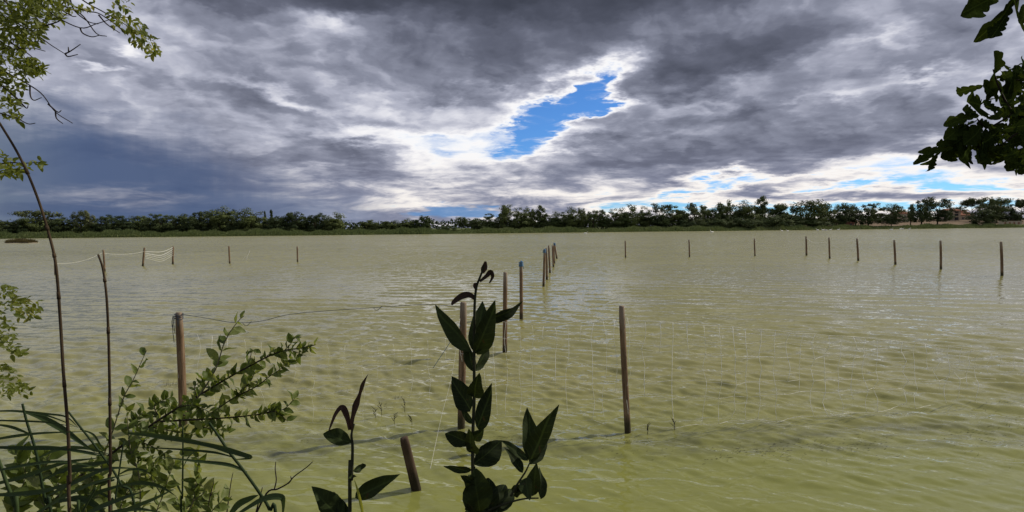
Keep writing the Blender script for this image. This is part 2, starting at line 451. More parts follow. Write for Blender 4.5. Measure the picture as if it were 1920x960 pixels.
def water_mat():
    m = mat('turbid_water', (0.2, 0.2, 0.06), 0.09, 0.5); t, b = nodes(m)
    b.inputs['IOR'].default_value = 1.33; b.inputs['Specular IOR Level'].default_value = 0.45
    v = world_pos(t); sp = t.nodes.new('ShaderNodeSeparateXYZ'); t.links.new(v, sp.inputs[0])
    x, y = E(sp.outputs[0]), E(sp.outputs[1])
    f = fbm(v, 0.35, 5, 0.55); f2 = fbm(v, 0.06, 4, 0.5)
    c = ramp(f * 0.5 + f2 * 0.5, [(0.35, (0.196, 0.190, 0.070)), (0.65, (0.255, 0.242, 0.092))])
    shallow = sstep(y + (f - 0.5) * 2.4, 9.0, 4.6)
    c = mixc(shallow * 0.8, c, (0.185, 0.200, 0.046))
    # the bed of weed lying just under the surface along the fence line
    weeds = fbm(vec(x * 1.0, y * 2.2, 0.0), 1.3, 7, 0.68, 0.4)
    band = sstep(y - 5.95 - (f - 0.5) * 0.9 - x * 0.03, -0.45, -0.12) * sstep(y - 5.95 - (f - 0.5) * 0.9 - x * 0.03, 0.95, 0.1)
    wd = band * sstep(weeds, 0.38, 0.66) * 0.58
    c = mixc(wd, c, (0.055, 0.058, 0.035))
    t.links.new(c, b.inputs['Base Color'])
    # wind ripple: a fine tilt of the surface on top of the modelled waves
    gn = t.nodes.new('ShaderNodeNewGeometry')
    def tilt(vv, scale, det):
        n = t.nodes.new('ShaderNodeTexNoise'); n.inputs['Scale'].default_value = scale; n.inputs['Detail'].default_value = det
        n.inputs['Roughness'].default_value = 0.6; n.inputs['Distortion'].default_value = 0.4
        t.links.new(vv, n.inputs['Vector'])
        s3 = t.nodes.new('ShaderNodeSeparateColor'); t.links.new(n.outputs['Color'], s3.inputs[0])
        return E(s3.outputs[0]) - 0.5, E(s3.outputs[1]) - 0.5
    ux, uy = tilt(vec(x * 0.9 + y * 0.2, y * 2.2 - x * 0.35, 0.0), 2.4, 3)
    wx, wy = tilt(vec(x * 1.0 - y * 0.15, y * 2.0 - x * 0.2, 4.0), 8.0, 2)
    gust = fbm(vec(x * 0.03, y * 0.10, 1.0), 1.0, 4, 0.6)
    far = sstep(y, 14, 70)
    calm = (sstep(y, 4.0, 7.5) * 0.78 + 0.22) * ((gust - 0.5) * 1.8 + 1.0)
    k1 = calm * (far * 1.5 + 0.30); k2 = calm * (far * 0.8 + 0.26)
    nx = (ux * k1 + wx * k2) * 0.7; ny = uy * k1 + wy * k2 - sstep(y, 9, 48) * 0.20          # far off, the faces turned this way hide those turned away
    add = t.nodes.new('ShaderNodeVectorMath'); add.operation = 'ADD'
    t.links.new(gn.outputs['Normal'], add.inputs[0]); t.links.new(vec(nx, ny, 0.0), add.inputs[1])
    nrm = t.nodes.new('ShaderNodeVectorMath'); nrm.operation = 'NORMALIZE'
    t.links.new(add.outputs[0], nrm.inputs[0]); t.links.new(nrm.outputs[0], b.inputs['Normal'])
    rg = sstep(y, 12, 120) * 0.12 + 0.05                    # ripples too small to see singly
    t.links.new(rg.v, b.inputs['Roughness'])
    return m
# wave trains, each kept only where the sheet is fine enough to carry it
inv = np.linspace(1 / 4.0, 1 / 130.0, 600)
wr = np.concatenate([np.linspace(1.0, 3.95, 24), 1 / inv, np.geomspace(131, 1000, 70)])
wa_ = np.concatenate([np.linspace(-88, -50, 18)[:-1], np.linspace(-50, 50, 620), np.linspace(50, 88, 18)[1:]])
A_, R_ = np.meshgrid(np.radians(wa_), wr)
X, Y = R_ * np.sin(A_), R_ * np.cos(A_)
step = np.gradient(wr)[:, None] * np.ones_like(X)
Zw = np.zeros_like(X)
for i in range(110):
    lam = 0.12 * (1.15 / 0.12) ** (NR.rand() ** 1.15)
    th = rad(-15) + NR.randn() * rad(13 + 12 * (lam < 0.4))                    # direction the crests travel, from straight ahead
    k = 2 * math.pi / lam
    slope = 0.052 * (1.25 if lam < 0.55 else 0.55)
    amp = slope / k * (0.6 + 0.8 * NR.rand())
    fade = np.clip((lam / step - 2.6) / 2.5, 0, 1)
    calm = np.clip((Y - 4.4) / 4.0, 0, 1) if lam < 0.7 else np.clip((Y - 3.0) / 5.0, 0.35, 1)
    calm = 0.22 + 0.78 * calm
    ph = k * (X * math.sin(th) - Y * math.cos(th)) + NR.rand() * 6.28
    s_ = np.sin(ph)
    gust = 0.75 + 0.45 * np.sin(X * 0.35 + Y * 0.22 + i) * np.sin(Y * 0.31 - X * 0.12 + 2.1 * i)
    Zw += amp * fade * calm * gust * (s_ + 0.25 * np.sin(2 * ph + 1.57))
lake = link('lake', mesh_np('lake', np.stack([X, Y, Zw], -1).reshape(-1, 3), grid_faces(len(wr), len(wa_))[:, ::-1], water_mat(), True))
tag(lake, None, None, kind='structure')

# ------------------------------------------------------------------ the far shore: reeds, trees, houses, birds
def gz(x, y): return float(ground_z(x, y))
def shore_at(px, back=0.0):
    """the point on the far shore that lies on the bearing of that pixel column, back metres behind the water edge"""
    d = ray(px, 428); t = d.x / d.y
    y = 256.0
    for _ in range(40): y = float(shore_y(y * t)) * 0.5 + y * 0.5
    y += back
    return Vector((y * t, y, gz(y * t, y)))

def far_leaf(name, c1, c2, trans=0.12):
    m = mat(name, c1, 0.75, 0.15); t, b = nodes(m)
    f = fbm(coords(t, 'Object'), 0.55, 4, 0.6)
    oi = t.nodes.new('ShaderNodeObjectInfo'); f = f * 0.7 + E(oi.outputs['Random']) * 0.5 - 0.1
    t.links.new(ramp(f, [(0.3, c1), (0.7, c2)]), b.inputs['Base Color'])
    tr = t.nodes.new('ShaderNodeBsdfTranslucent'); tr.inputs[0].default_value = (*c2, 1); ms = t.nodes.new('ShaderNodeMixShader')
    ms.inputs[0].default_value = trans
    t.links.new(b.outputs[0], ms.inputs[1]); t.links.new(tr.outputs[0], ms.inputs[2]); t.links.new(ms.outputs[0], t.nodes['Material Output'].inputs[0])
    return m
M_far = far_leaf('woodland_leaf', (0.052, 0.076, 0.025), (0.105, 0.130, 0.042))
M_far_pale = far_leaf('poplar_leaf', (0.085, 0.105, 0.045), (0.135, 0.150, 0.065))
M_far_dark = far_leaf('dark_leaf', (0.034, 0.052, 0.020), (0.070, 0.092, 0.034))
M_far_bush = far_leaf('bush_leaf', (0.058, 0.086, 0.033), (0.105, 0.132, 0.048))

def quads(P, N, S_, rs):
    """one small leafy face at each point P facing N"""
    k = len(P)
    a = rs.randn(k, 3); u = np.cross(N, a); u /= np.linalg.norm(u, axis=1)[:, None] + 1e-9
    w = np.cross(N, u); s = S_[:, None]
    V = np.stack([P - u * s - w * s * .35, P + u * s * .25 - w * s * .75, P + u * s + w * s * .30, P - u * s * .2 + w * s * .8], 1).reshape(-1, 3)
    return V, np.arange(4 * k).reshape(-1, 4)
def crown_mesh(name, seed, kind, m):
    """crown 1 m high standing at the origin, half a metre to each side: clumps of small leaf faces"""
    rs = np.random.RandomState(seed)
    Ps, Ns, Ss = [], [], []
    if kind == 'round': shells = [(0, 0, .54, .46, .46)] + [(math.cos(q) * .22, math.sin(q) * .22, .24, .27, .24) for q in (0.3, 1.9, 3.4, 5.0)] + [(rs.uniform(-.3, .3), rs.uniform(-.25, .25), rs.uniform(.35, .8), .22, .22) for _ in range(6)]
    elif kind == 'tall': shells = [(rs.uniform(-.1, .1), 0, z, .30 - .18 * abs(z - .45), .2) for z in (.2, .35, .5, .65, .8, .9)] + [(rs.uniform(-.3, .3), 0, rs.uniform(.3, .7), .2, .16) for _ in range(3)]
    elif kind == 'spire': shells = [(rs.uniform(-.05, .05), 0, z, .33 * (1.06 - z), .12) for z in np.linspace(.12, .95, 9)]
    elif kind == 'loose': shells = [(rs.uniform(-.38, .38), rs.uniform(-.3, .3), rs.uniform(.2, .9), rs.uniform(.12, .22), rs.uniform(.09, .14)) for _ in range(13)]
    elif kind == 'flat': shells = [(x + rs.uniform(-.05, .05), rs.uniform(-.2, .2), .84 + rs.uniform(-.05, .05), .19, .10) for x in (-.36, -.12, .12, .36)] + [(rs.uniform(-.35, .35), 0, rs.uniform(.3, .65), .17, .12) for _ in range(6)]
    elif kind == 'pine': shells = [(x, rs.uniform(-.1, .1), z, .2, .10) for x, z in ((-.30, .80), (-.08, .90), (.2, .84), (.36, .68), (-.1, .74))]
    else: shells = [(rs.uniform(-.35, .35), rs.uniform(-.3, .3), rs.uniform(.12, .5), rs.uniform(.18, .3), rs.uniform(.22, .4)) for _ in range(8)]
    tot = sum(s[3] for s in shells)
    for cx, cy, cz, r, h in shells:
        nc = max(5, int((84 if kind not in ('flat', 'pine', 'loose') else 66) * r / tot))
        for _ in range(nc):
            d = rs.randn(3); d /= np.linalg.norm(d)
            if kind in ('round', 'tall') and d[2] > .2: d *= np.array([1.0, 1.0, .96])
            q = np.array([cx, cy, cz]) + d * np.array([r, r, h]) * rs.uniform(.72, 1.02)
            cr = rs.uniform(.075, .14)
            n = 64
            e = rs.randn(n, 3); e /= np.linalg.norm(e, axis=1)[:, None]
            P = q + e * cr * np.array([1.1, 1.1, .8]) * (rs.rand(n, 1) ** .4)
            N = e * .7 + d * .7 + rs.randn(n, 3) * .35; N /= np.linalg.norm(N, axis=1)[:, None]
            Ps.append(P); Ns.append(N); Ss.append(rs.uniform(.014, .028, n))
    P, N, s = np.concatenate(Ps), np.concatenate(Ns), np.concatenate(Ss)
    P[:, 2] = np.maximum(P[:, 2], .02)
    P[:, 2] /= np.percentile(P[:, 2], 99.5)
    V, F = quads(P, N, s, rs)
    return mesh_np(name, V, F, m)
def trunk_mesh(name, seed):
    rs = random.Random(seed); g = Geo()
    g.tube(smooth_path([(0, 0, -.06), (.01, 0, .15), (rs.uniform(-.04, .04), 0, .4), (rs.uniform(-.06, .06), 0, .72)], 4), .030, .008, 7)
    for k in range(6):
        a = rs.uniform(0, 6.28); z = rs.uniform(.22, .5); L = rs.uniform(.2, .36)
        g.tube(smooth_path([(0, 0, z), (math.cos(a) * L * .5, math.sin(a) * L * .5, z + L * .45), (math.cos(a) * L, math.sin(a) * L, z + L * .8)], 3), .013, .004, 5)
    return g.mesh(name, M_bark)
PROTO = {}
for j, (kind, n, m) in enumerate([('round', 5, M_far), ('tall', 3, M_far), ('spire', 2, M_far_dark), ('loose', 3, M_far), ('flat', 2, M_far_pale), ('pale', 2, M_far_pale), ('pine', 2, M_far_dark), ('dark', 4, M_far_dark), ('bush', 4, M_far_bush), ('darkbush', 2, M_far)]):
    base = {'pale': 'loose', 'dark': 'round', 'darkbush': 'bush'}.get(kind, kind)
    PROTO[kind] = [crown_mesh('crown', 100 * j + q, base, m) for q in range(n)]
TRUNKS = [trunk_mesh('trunk', q) for q in range(4)]
ntree = 0
def far_tree(px, top, w, kind, label, group=None, back=14, name=None, lift=0.0, cat=None):
    """a tree whose crown spans w pixels round column px and whose top reaches row top of the photograph"""
    global ntree; ntree += 1
    if group == G1 and kind in ('round', 'loose', 'tall') and R.random() < .65: kind = 'dark'  # cloud shade over this wood is put into the darker leaf colour
    p = shore_at(px, back)
    s = p.y / FPX
    horizon = 435.9 - 0.00873 * px
    h = max(1.2, EYE.z + (horizon - top) * s - p.z)
    wid = w * s * 1.42
    bush = kind in ('bush', 'darkbush')
    t = thing(name or ('bush' if bush else 'tree'), p, LAB.get(px, label) if group else label, cat or ('bush' if bush else 'tree'), group)
    r = R.uniform(0, 6.28)
    cr = bpy.data.objects.new('crown', R.choice(PROTO[kind])); COL.objects.link(cr); cr.parent = t
    c0 = 0.0 if bush else h * (0.03 + lift)
    if kind in ('flat', 'pine', 'tall'): r = R.choice((0, math.pi)) + R.uniform(-.4, .4)
    cr.location = (0, 0, c0 - (0.1 if bush else 0)); cr.scale = (wid, wid * R.uniform(.85, 1.1), h - c0); cr.rotation_euler = (0, 0, r)
    tr = bpy.data.objects.new('trunk', R.choice(TRUNKS)); COL.objects.link(tr); tr.parent = t
    tr.scale = (h * R.uniform(.8, 1.1),) * 2 + (h,); tr.rotation_euler = (0, 0, R.uniform(0, 6.28))
    if bush: tr.scale = (h * .6, h * .6, h * .8)
    return t

G1 = 'trees of the dark wood under the rain cloud'
L1 = 'dark broadleaf tree in the closed wood below the blue rain cloud'
G2 = 'low trees of the hedgerow in the middle of the far shore'
L2 = 'low bushy tree in the short hedgerow between two gaps of open meadow'
G3 = 'sunlit trees standing in a row above the reed belt'
L3 = 'sunlit green tree in the row above the reeds beyond the middle post line'
G4 = 'tall trees of the wood behind the bushy bank'
L4 = 'tall green tree of the mixed wood behind the bushy bank'
G5 = 'bushes along the foot of the bank wood'
L5 = 'rounded green bush at the foot of the wood, above the reeds'
G6 = 'trees around the cream houses'
L6 = 'dark tree crowding round the red roofs beyond the brown field'
LAB = {
    8: 'low dark tree at the frame edge of the wood under the rain cloud', 32: 'low rounded tree between the frame edge and the pale flat-topped tree', 52: 'loose dark tree under the near edge of the pale flat-topped crown',
    100: 'dark tree just beyond the pale flat-topped crown, behind the blackish rounded one', 190: 'dark tree next to the slimmer pale poplar, away from its taller twin', 212: 'narrow taller dark tree, second beyond the slimmer pale poplar',
    234: 'lower dark tree in the dip, third beyond the slimmer pale poplar', 262: 'dark tree above the leaning thin far post, before the net', 283: 'low dark tree in the notch just before the big dark crowns begin',
    303: 'tall dark crown that opens the high stretch of the dark wood', 328: 'dark crown straight above the far post holding the high corner of the net', 345: 'lower dark crown just beyond the far post that holds the net',
    368: 'dark rounded crown, second before the broad domed tree', 391: 'dark crown touching the flank of the broad domed tree, on the net side', 431: 'lower dark tree tucked against the broad domed tree, above the upright far post',
    440: 'ragged dark tree between the broad domed tree and the wide domed one', 520: 'lower leafy tree right after the fuller conifer spire', 538: 'ragged-topped tree, second after the fuller conifer spire',
    556: 'rounded tree above the far post nearest the middle, third after the conifer spire', 575: 'dark tree standing over the grey roofed shed', 591: 'lower tree just past the grey roofed shed', 603: 'dark tree next to the leafy one that ends the dark wood',
    686: 'first tree of the short middle hedgerow, counted from the dark wood', 704: 'second tree of the short middle hedgerow, counted from the dark wood', 722: 'third tree of the short middle hedgerow, counted from the dark wood',
    740: 'fourth tree of the short middle hedgerow, counted from the dark wood', 760: 'fifth tree of the short middle hedgerow, counted from the dark wood', 777: 'sixth hedgerow tree, touching the tallest one at the end',
    975: 'sunlit rounded tree just past the tall knobbly one, above the blue-capped slender post', 994: 'rounded tree tucked between a sunlit crown and the pointed tree', 1046: 'low sunlit tree after the gap beyond the pointed tree, above the last line post',
    1073: 'larger sunlit crown, second after the pointed tree', 1091: 'narrow sunlit tree leaning on the larger crown, third after the pointed tree', 1112: 'small loose tree, fourth after the pointed tree', 1131: 'slim small tree, fifth after the pointed tree',
    1154: 'dense rounded tree at the shoulder of the big domed tree', 1206: 'rounded crown first after the big domed tree', 1236: 'high dark crown second after the big domed tree', 1262: 'rounded crown third after the big domed tree',
    1281: 'loose crown just before the paler yellow-green tree', 1326: 'loose crown first after the paler yellow-green tree', 1342: 'rounded crown second after the paler yellow-green tree', 1363: 'high rounded crown third after the paler yellow-green tree',
    1388: 'broad high crown, last before the very tall dark tree', 1404: 'loose crown leaning under the very tall dark tree', 1449: 'small airy tree first after the very tall dark tree', 1468: 'small airy tree second after the very tall dark tree',
    1487: 'small dark tree squeezed against the massive rounded dome', 1551: 'rounded tree first after the massive rounded dome', 1580: 'dark tree directly behind the brick hut', 1600: 'dark crown between the brick hut and the single field tree',
    1846: 'dark tree behind the low house with the broad red roof', 1800: 'dark tree between the cream house and the umbrella pine, farthest back', 1880: 'dark tree behind the long pale wall, under the tall ragged crown',
    1898: 'low dark tree over the far half of the long pale wall', 1650: 'low dark tree far back in the gap between the two field trees',
    60: 'dark low bush under the pale flat-topped tree, behind the islet', 240: 'dark low bush under the dip in the dark wood', 330: 'dark low bush above the far post that holds the net', 400: 'dark low bush under the broad domed tree', 455: 'dark low bush under the ragged tree before the wide dome',
    492: 'dark low bush under the slim conifer spires', 545: 'dark low bush above the far post nearest the middle', 592: 'dark low bush below the grey roofed shed',
    1230: 'small bush under the high dark crown after the big domed tree', 1290: 'tall green bush above the second thin post', 1318: 'green bush under the paler yellow-green tree', 1347: 'rounded green bush second after the paler tree', 1372: 'lower green bush third after the paler tree',
    1392: 'broad green bush under the broad high crown', 1415: 'green bush above the third thin post, below the very tall tree', 1440: 'green bush behind the brown reed heap', 1462: 'largest rounded bush, beyond the far end of the brown reed heap',
    1484: 'green bush just after the largest rounded one', 1518: 'green bush under the massive rounded dome', 1545: 'last green bush of the bank before the brick hut', 1186: 'small bush under the big domed tree', 1160: 'small bush above the first thin post',
    1085: 'small bush under the narrow sunlit tree', 1050: 'small bush under the low sunlit tree after the gap', 980: 'small bush under the sunlit trees just past the tall knobbly one',
    650: 'low dark bush right at the end of the dark wood', 668: 'low dark bush out in the meadow gap, toward the hedgerow'}
T = far_tree
# far left wood
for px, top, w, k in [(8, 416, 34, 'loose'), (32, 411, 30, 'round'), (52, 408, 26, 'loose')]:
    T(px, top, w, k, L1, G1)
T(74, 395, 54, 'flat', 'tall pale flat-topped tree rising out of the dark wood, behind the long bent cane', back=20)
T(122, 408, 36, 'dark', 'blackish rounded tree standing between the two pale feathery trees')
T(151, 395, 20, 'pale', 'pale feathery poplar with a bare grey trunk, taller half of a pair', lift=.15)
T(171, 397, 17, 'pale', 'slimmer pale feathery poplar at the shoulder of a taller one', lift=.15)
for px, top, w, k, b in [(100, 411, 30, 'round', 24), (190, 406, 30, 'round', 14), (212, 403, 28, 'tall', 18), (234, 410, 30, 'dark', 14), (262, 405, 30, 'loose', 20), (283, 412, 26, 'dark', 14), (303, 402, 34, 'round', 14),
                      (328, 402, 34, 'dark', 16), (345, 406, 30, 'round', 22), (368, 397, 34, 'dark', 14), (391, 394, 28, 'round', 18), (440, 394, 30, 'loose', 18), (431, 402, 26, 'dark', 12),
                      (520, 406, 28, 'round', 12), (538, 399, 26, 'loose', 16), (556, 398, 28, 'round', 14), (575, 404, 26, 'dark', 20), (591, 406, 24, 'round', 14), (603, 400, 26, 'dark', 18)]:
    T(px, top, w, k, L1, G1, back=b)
T(412, 389, 42, 'round', 'broad domed tree, highest crown of the dark wood under the rain')
T(471, 391, 40, 'round', 'wide domed tree next to slim dark spires in the dark wood', back=13)
T(497, 397, 10, 'spire', 'slim dark spire of a conifer beside the wide domed tree')
T(510, 395, 15, 'spire', 'second, fuller conifer spire standing just past a slimmer one', back=20)
T(628, 399, 36, 'round', 'leafy tree that ends the dark wood, beside the open gap of meadow')
for px, top, w, k in [(650, 428, 20, 'bush'), (668, 427, 20, 'darkbush')]: T(px, top, w, k, 'low dark bush in the gap where the dark wood ends', 'bushes in the meadow gap')
# middle hedgerow
for px, top, w, k, b in [(686, 413, 28, 'loose', 12), (704, 416, 26, 'round', 14), (722, 415, 24, 'loose', 12), (740, 413, 28, 'round', 14), (760, 410, 24, 'round', 12), (777, 412, 24, 'loose', 14)]:
    T(px, top, w, k, L2, G2, back=b)
T(798, 405, 27, 'tall', 'tallest leafy tree at the end of the low hedgerow, next to the far fields', back=12)
T(837, 423, 30, 'darkbush', 'wide low round bush alone in front of the far yellow fields', back=10)
T(866, 407, 21, 'loose', 'lone small tree standing between yellow fields', back=16)
T(896, 410, 26, 'dark', 'dark tree leaning on the tall knobbly crown beside the fields')
T(917, 401, 28, 'round', 'middle-sized dark tree below the tall knobbly crown', back=18)
T(946, 385, 31, 'tall', 'tall knobbly tree towering over its neighbours, behind the broken seedheads of the weed')
# sunlit row
T(975, 390, 30, 'round', L3, G3); T(994, 390, 26, 'round', L3, G3, back=18)
T(1017, 386, 26, 'tall', 'pointed tree ending the dense clump, just past the post line')
for px, top, w, k in [(1046, 397, 30, 'round'), (1073, 389, 32, 'round'), (1091, 391, 20, 'tall'), (1112, 395, 26, 'loose'), (1131, 394, 19, 'tall'), (1154, 392, 28, 'round')]:
    T(px, top, w, k, L3, G3)
T(1181, 384, 36, 'round', 'big domed tree, highest at the near end of the bank wood', back=15)
for px, top, w, k, b in [(1206, 388, 28, 'round', 20), (1236, 382, 36, 'dark', 18), (1262, 387, 34, 'round', 14), (1281, 394, 26, 'loose', 20), (1326, 386, 24, 'loose', 20), (1342, 388, 28, 'round', 18),
                      (1363, 377, 32, 'round', 16), (1388, 378, 38, 'round', 20), (1404, 386, 30, 'loose', 14), (1449, 384, 20, 'loose', 24), (1468, 382, 28, 'loose', 22), (1487, 386, 22, 'dark', 24), (1551, 384, 28, 'round', 18), (1580, 382, 34, 'dark', 16), (1600, 384, 26, 'dark', 22)]:
    T(px, top, w, k, L4, G4, back=b)
T(1302, 381, 34, 'pale', 'paler yellow-green tree among the dark crowns of the bank wood', back=14)
T(1424, 369, 30, 'tall', 'very tall dark tree with a knobbly top, highest of the far shore', back=30, lift=.1)
T(1516, 376, 48, 'round', 'massive rounded oak-like tree, widest dome of the bank wood', back=15)
for px, top, w in [(1230, 424, 26), (1290, 412, 26), (1318, 410, 24), (1347, 409, 30), (1372, 413, 28), (1392, 406, 40), (1415, 412, 26), (1440, 406, 34), (1462, 402, 44), (1484, 411, 34), (1518, 411, 36), (1545, 414, 28), (1186, 425, 22), (1160, 427, 20), (1085, 428, 20), (1050, 429, 18), (980, 430, 20)]:
    T(px, top, w, R.choice(('bush', 'bush', 'darkbush')), L5, G5, back=R.uniform(9, 12))
for px, top, w in [(60, 434, 26), (240, 433, 22), (330, 431, 26), (400, 430, 24), (455, 428, 26), (492, 428, 24), (545, 428, 22), (592, 428, 24)]:
    T(px, top, w, 'darkbush', 'dark low bush under the closed wood, above the shaded reeds', 'undergrowth bushes below the dark wood', back=R.uniform(9, 12))
# right: single trees on the field edge
T(1628, 382, 36, 'dark', 'dark single tree on the brown field edge, nearest to the brick hut', back=12, lift=.05)
T(1671, 384, 42, 'dark', 'dark two-lobed tree on the field edge in front of the small yellow house', back=12, lift=.05)
T(1707, 383, 14, 'tall', 'narrow dark tree squeezed beside a pair of tall round ones', back=30, lift=.1)
T(1727, 374, 29, 'dark', 'round dark tree with a short trunk, smaller of the tall pair on the field edge', back=14, lift=.10)
T(1757, 371, 42, 'dark', 'large round dark tree with a bare trunk beside the cream house', back=14, lift=.10)
T(1822, 372, 26, 'pine', 'umbrella pine with a flat open crown above the red roof', back=95, lift=.0)
T(1846, 380, 24, 'dark', L6, G6, back=80); T(1800, 386, 20, 'dark', L6, G6, back=120); T(1880, 384, 34, 'dark', L6, G6, back=70); T(1898, 392, 30, 'dark', L6, G6, back=60); T(1650, 400, 30, 'dark', L6, G6, back=110)
T(1848, 385, 44, 'dark', 'very dark spreading tree in front of the red roof, by the long pale wall', back=14)
T(1868, 370, 38, 'loose', 'tall ragged tree with a tiered crown rising behind the long pale wall', back=60)
T(1914, 374, 26, 'pine', 'dark layered conifer at the far end of the long pale wall', back=60)

# far wood behind the fields, one mass
def mass(name, pts, seed, m, size, n):
    rs = np.random.RandomState(seed); P, N, Sz = [], [], []
    for (x, y, z, rx, rz) in pts:
        e = rs.randn(n, 3); e /= np.linalg.norm(e, axis=1)[:, None]
        P.append(np.array([x, y, z]) + e * np.array([rx, rx, rz]) * rs.uniform(.75, 1, (n, 1)))
        N.append(e + rs.randn(n, 3) * .3); Sz.append(rs.uniform(.6, 1.2, n) * size)
    N = np.concatenate(N); N /= np.linalg.norm(N, axis=1)[:, None]
    V, F = quads(np.concatenate(P), N, np.concatenate(Sz), rs)
    return link(name, mesh_np(name, V, F, m))
pts = []
for px in np.arange(-260, 2200, 7.5):
    D = 640 + 60 * math.sin(px * .01)
    p = at(px, 428, D); h = R.uniform(6, 10) + (2 if 800 < px < 900 else 0)
    pts.append((p.x, p.y, gz(p.x, p.y) + h * .5, R.uniform(5, 8), h * .62))
tag(mass('far_wood', pts, 5, M_far_dark, 1.3, 60), 'distant dark wood behind the fields', 'wood', kind='stuff')

# the understorey that closes the woods below the crowns
def under(name, px0, px1, back, h, seed, label):
    pts = []
    for px in np.arange(px0, px1, 3.2):
        p = shore_at(px, back + R.uniform(-3, 3)); hh = h * R.uniform(.55, 1.25)
        pts.append((p.x, p.y, p.z + hh * .45, R.uniform(1.2, 2.0), hh * .6))
    tag(mass(name, pts, seed, M_far, .5, 46), label, 'undergrowth', kind='stuff')
under('undergrowth', -40, 642, 18, 5.0, 21, 'dense undergrowth closing the dark wood below its crowns')
under('undergrowth', 676, 806, 15, 3.2, 22, 'thick undergrowth between the trees of the short hedgerow')
under('undergrowth', 888, 1180, 18, 4.6, 23, 'undergrowth between the sunlit trees of the row')
under('undergrowth', 1175, 1588, 22, 6.2, 24, 'dense undergrowth closing the bank wood below its crowns')

# reed belt along the far shore
def belt(name, px0, px1, n, seed, m, hgt=2.15, depth=7.0, w0=.16):
    rs = np.random.RandomState(seed)
    px = rs.uniform(px0, px1, n); bk = rs.uniform(-.6, depth, n)
    t = np.tan(np.arctan((px - 960) / FPX))
    y = np.full(n, 256.0)
    for _ in range(40): y = shore_y(y * t) * .5 + y * .5
    y = y + bk; x = y * t; z = np.maximum(ground_z(x, y), -.1)
    lump = .72 + .30 * np.sin(px * .035 + seed) * np.sin(px * .011 + 2) + .16 * np.sin(px * .16)
    h = hgt * lump * rs.uniform(.65, 1.1, n) * np.clip(.6 + bk * .25, .6, 1)
    w = w0 * rs.uniform(.7, 1.5, n)
    lean = rs.randn(n, 2) * .35
    b = np.stack([x, y, z], 1); side = np.stack([np.cos(rs.uniform(-.9, .9, n)), rs.uniform(-.6, .6, n), np.zeros(n)], 1) * w[:, None]
    mid = b + np.stack([lean[:, 0] * .3, lean[:, 1] * .3, h * .6], 1); top = b + np.stack([lean[:, 0], lean[:, 1], h], 1)
    V = np.stack([b - side, b + side, mid + side * .9, mid - side * .9, top + side * .35, top - side * .35], 1).reshape(-1, 3)
    i = np.arange(n)[:, None] * 6
    F = np.concatenate([i + np.array([[0, 1, 2, 3]]), i + np.array([[3, 2, 4, 5]])])
    return link(name, mesh_np(name, V, F, m))
def reed_mat(name, c1, c2, c3):
    m = mat(name, c1, 0.8, 0.15); t, b = nodes(m); v = world_pos(t, (1, 1, .35))
    f = fbm(v, .06, 5, .65) * .5 + fbm(v, .9, 4, .6) * .5
    t.links.new(ramp(f, [(0.36, c1), (0.52, c2), (0.68, c3)]), b.inputs['Base Color'])
    tr = t.nodes.new('ShaderNodeBsdfTranslucent'); tr.inputs[0].default_value = (*c2, 1); ms = t.nodes.new('ShaderNodeMixShader'); ms.inputs[0].default_value = .25
    t.links.new(b.outputs[0], ms.inputs[1]); t.links.new(tr.outputs[0], ms.inputs[2]); t.links.new(ms.outputs[0], t.nodes['Material Output'].inputs[0])
    return m
M_belt = reed_mat('reed_belt', (0.085, 0.120, 0.040), (0.140, 0.175, 0.062), (0.21, 0.22, 0.10))
M_brown = reed_mat('brown_reed', (0.080, 0.070, 0.030), (0.14, 0.115, 0.05), (0.19, 0.16, 0.08))
tag(belt('reed_belt', -240, 2160, 34000, 3, M_belt), 'green reed belt growing along the whole far water edge', 'reeds', kind='stuff')
tag(belt('far_meadow_grass', -240, 2160, 9000, 9, M_belt, .9, 16.0, .2), 'rough grass behind the reed belt', 'grass', kind='stuff')

